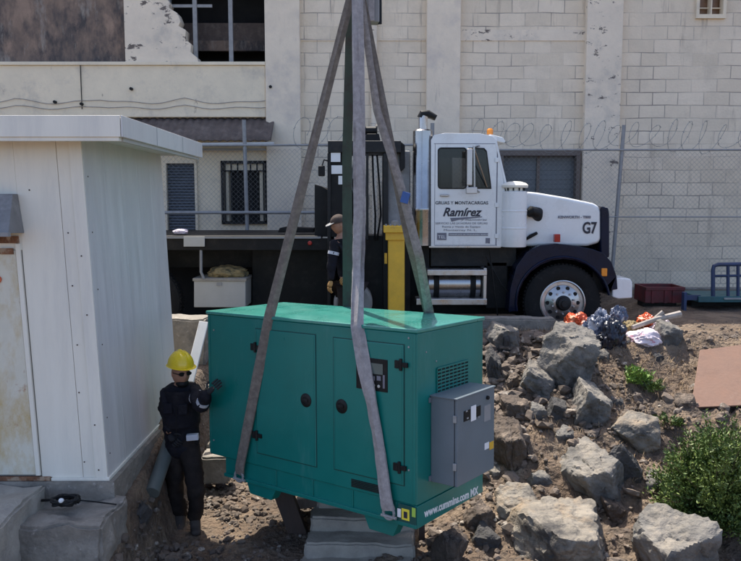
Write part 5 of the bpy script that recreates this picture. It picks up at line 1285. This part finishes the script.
# rust coloured steel plate propped on the slope
P0, P1, P2, P3 = hit(691, 411), hit(752, 405), None, None
yb = P0.y
A = W(691, 410, yb)+Vector((0, 0, .03)); B = W(760, 407, yb+.05)+Vector((0, 0, .03)); Cc = W(770, 341, yb+.75); D = W(700, 350, yb+.75)
nn = (B-A).cross(D-A).normalized()*.02
MB().prism([A, B, Cc, D], -nn).build('steel_plate', M['plate_rust'], None, bevel=.003, tags=('flat rust pink steel plate lying tilted on the slope above the bush', 'plate'))

# rubbish at the top of the bank
def bag(u0, v0, u1, v1, dep, seed, m, name, label, cat, Y=None, **k):
    p = hit((u0+u1)/2, v1) if Y is None else W((u0+u1)/2, v1, Y)
    lo, hi = boxpx(u0, v0, u1, v1, p.y, dep)
    return crumple(lo, hi, seed, M[m], name, (label, cat), **k)
bag(563, 314, 597, 335, .4, 1, 'bag_orange', 'plastic_bag', 'crumpled orange plastic bag on top of the largest boulder by the wheel', 'bag', amp=.55)
bag(590, 309, 618, 345, .4, 2, 'bag_blue', 'plastic_bag', 'silver and blue crumpled plastic bag beside the orange bag', 'bag', amp=.55)
bag(604, 318, 633, 352, .35, 3, 'bag_black', 'plastic_bag', 'shiny black rubbish bag in front of the silver and blue bag', 'bag', amp=.5)
bag(628, 330, 673, 351, .35, 4, 'bag_pink', 'woven_sack', 'pink and white woven sack lying at the right of the rubbish heap', 'sack', amp=.35)
bag(640, 314, 660, 330, .3, 6, 'bag_orange', 'cloth_scrap', 'pale orange cloth scrap behind the pink and white sack', 'cloth', amp=.6)
bag(588, 340, 606, 352, .2, 7, 'bag_blue', 'plastic_scrap', 'small dark blue plastic scrap under the silver and blue bag', 'plastic', amp=.6)
bag(612, 306, 632, 330, .3, 8, 'bag_blue', 'cloth_bundle', 'grey blue cloth bundle at the back of the rubbish heap', 'cloth', amp=.6)
bag(598, 330, 616, 348, .25, 9, 'bag_black', 'plastic_scrap', 'dark plastic scrap at the lower left of the rubbish heap', 'plastic', amp=.6)
bag(622, 322, 644, 336, .3, 10, 'cloth_ochre', 'cloth_scrap', 'brown cloth scrap between the black bag and the wooden pole', 'cloth', amp=.6)
bag(654, 318, 676, 334, .3, 12, 'bag_pink', 'cloth_scrap', 'pale cloth scrap behind the wooden pole', 'cloth', amp=.6)
bag(583, 322, 598, 342, .25, 13, 'bag_blue', 'plastic_scrap', 'silver plastic scrap between the orange bag and the silver and blue bag', 'plastic', amp=.6)
q0 = hit(632, 337); q0.z += .12; q1 = W(680, 314, 9.5)
MB().tube([q0, q0.lerp(q1, .5)+Vector((0, 0, .02)), q1], [.03, .035, .045], 8).build('wooden_pole', M['wood_grey'], None, tags=('grey wooden pole lying across the rubbish heap', 'pole'))
MB().tube([W(650, 322, 9.45), W(663, 312, 9.45)], [.02, .03], 8).build('broken_stick', M['wood_grey'], None, tags=('short broken stick poking up behind the pink and white sack', 'stick'))

# ------------------------------------------------------------------ things in the pit
# concrete steps under the generator
st = thing('concrete_steps', 'worn concrete steps under the generator at the bottom of the picture', 'steps', (-.08, 6.5, 0))
for k, (y0, y1, zt_, x0, x1, sd_) in enumerate(((5.9, 6.36, .03, -.60, .37, 1), (6.32, 6.62, .15, -.57, .39, 2), (6.58, 6.86, .27, -.55, .40, 3), (6.82, 7.12, .39, -.50, .41, 4), (7.1, 7.6, .50, -.46, .41, 5))):
    finish(rough_box((x0, y0, -.3), (x1, y1, zt_), .022, cuts=20, seed=sd_), 'step', M['concrete_pale'], st, angle=50)
a = W(275, 488, 7.0); b = W(301, 535, 6.75)
def beam(p, q, w, t, name, m, tags, parent=None, **k):
    p = Vector(p); q = Vector(q); d = (q-p).normalized(); s = d.cross(Vector((0, 1, 0))).normalized(); n_ = s.cross(d)
    c = [s*w/2+n_*t/2, -s*w/2+n_*t/2, -s*w/2-n_*t/2, s*w/2-n_*t/2]
    return MB().hexa([p+x for x in c] + [q+x for x in c]).build(name, m, parent, tags=tags, bevel=.006, **k)
beam(W(272, 462, 7.05), W(303, 545, 6.78), .17, .10, 'timber_prop', M['wood_dark'], ('dark leaning timber prop under the middle of the generator', 'timber'))
beam(W(421, 470, 6.75), W(422, 580, 6.6), .055, .09, 'timber_post', M['wood_dark'], ('thin dark timber post at the right side of the concrete steps', 'timber'))
beam(W(297, 503, 7.25), W(322, 500, 7.25), .10, .09, 'timber_offcut', M['wood_grey'], ('short timber offcut above the concrete steps beside the prop', 'timber'))
# block behind the man, plank, pipe
p = W(205, 478, 7.75)
me = rough_box((W(200, 470, 7.8).x, 7.8, .12), (W(229, 470, 7.8).x, 8.1, W(215, 457, 7.8).z), .012, cuts=10, seed=6)
tag(finish(me, 'concrete_block', M['concrete'], None, angle=50), 'dark concrete block lying on the ground between the person and the generator', 'block')
beam(W(189, 382, 8.2), W(204, 322, 8.6), .105, .04, 'plank', M['pale_plank'], ('whitewashed plank leaning upright behind the hard hat', 'plank'))
MB().tube([W(152, 493, 6.55), W(174, 430, 7.25)], .066, 24).build('plastic_pipe', M['pipe'], None, tags=('grey green pipe leaning against the shed foundation beside the person', 'pipe'))
# retaining wall of the truck yard, seen between shed and generator
me = rough_box((W(150, 330, 9.3).x, 9.25, .3), (W(206, 330, 9.3).x, 9.7, W(190, 319, 9.3).z), .02, cuts=16, seed=8)
tag(finish(me, 'retaining_wall', M['concrete'], None, angle=50), 'short grey concrete retaining wall below the truck bed beside the shed', 'wall')
me = rough_box((W(480, 325, 9.62).x, 9.62, .9), (W(556, 325, 9.62).x, 9.85, W(520, 318.5, 9.62).z), .014, cuts=24, seed=9)
tag(finish(me, 'kerb', M['concrete'], None, angle=50), 'grey concrete kerb along the bank edge in front of the truck wheel', 'kerb')
me = rough_box((W(206, 340, 9.0).x-.15, 8.85, .0), (W(206, 340, 9.0).x+.25, 9.2, .95), .03, cuts=16, seed=10)
tag(finish(me, 'rubble_block', M['concrete'], None, angle=50), 'grey rough block behind the upper left corner of the generator', 'block')
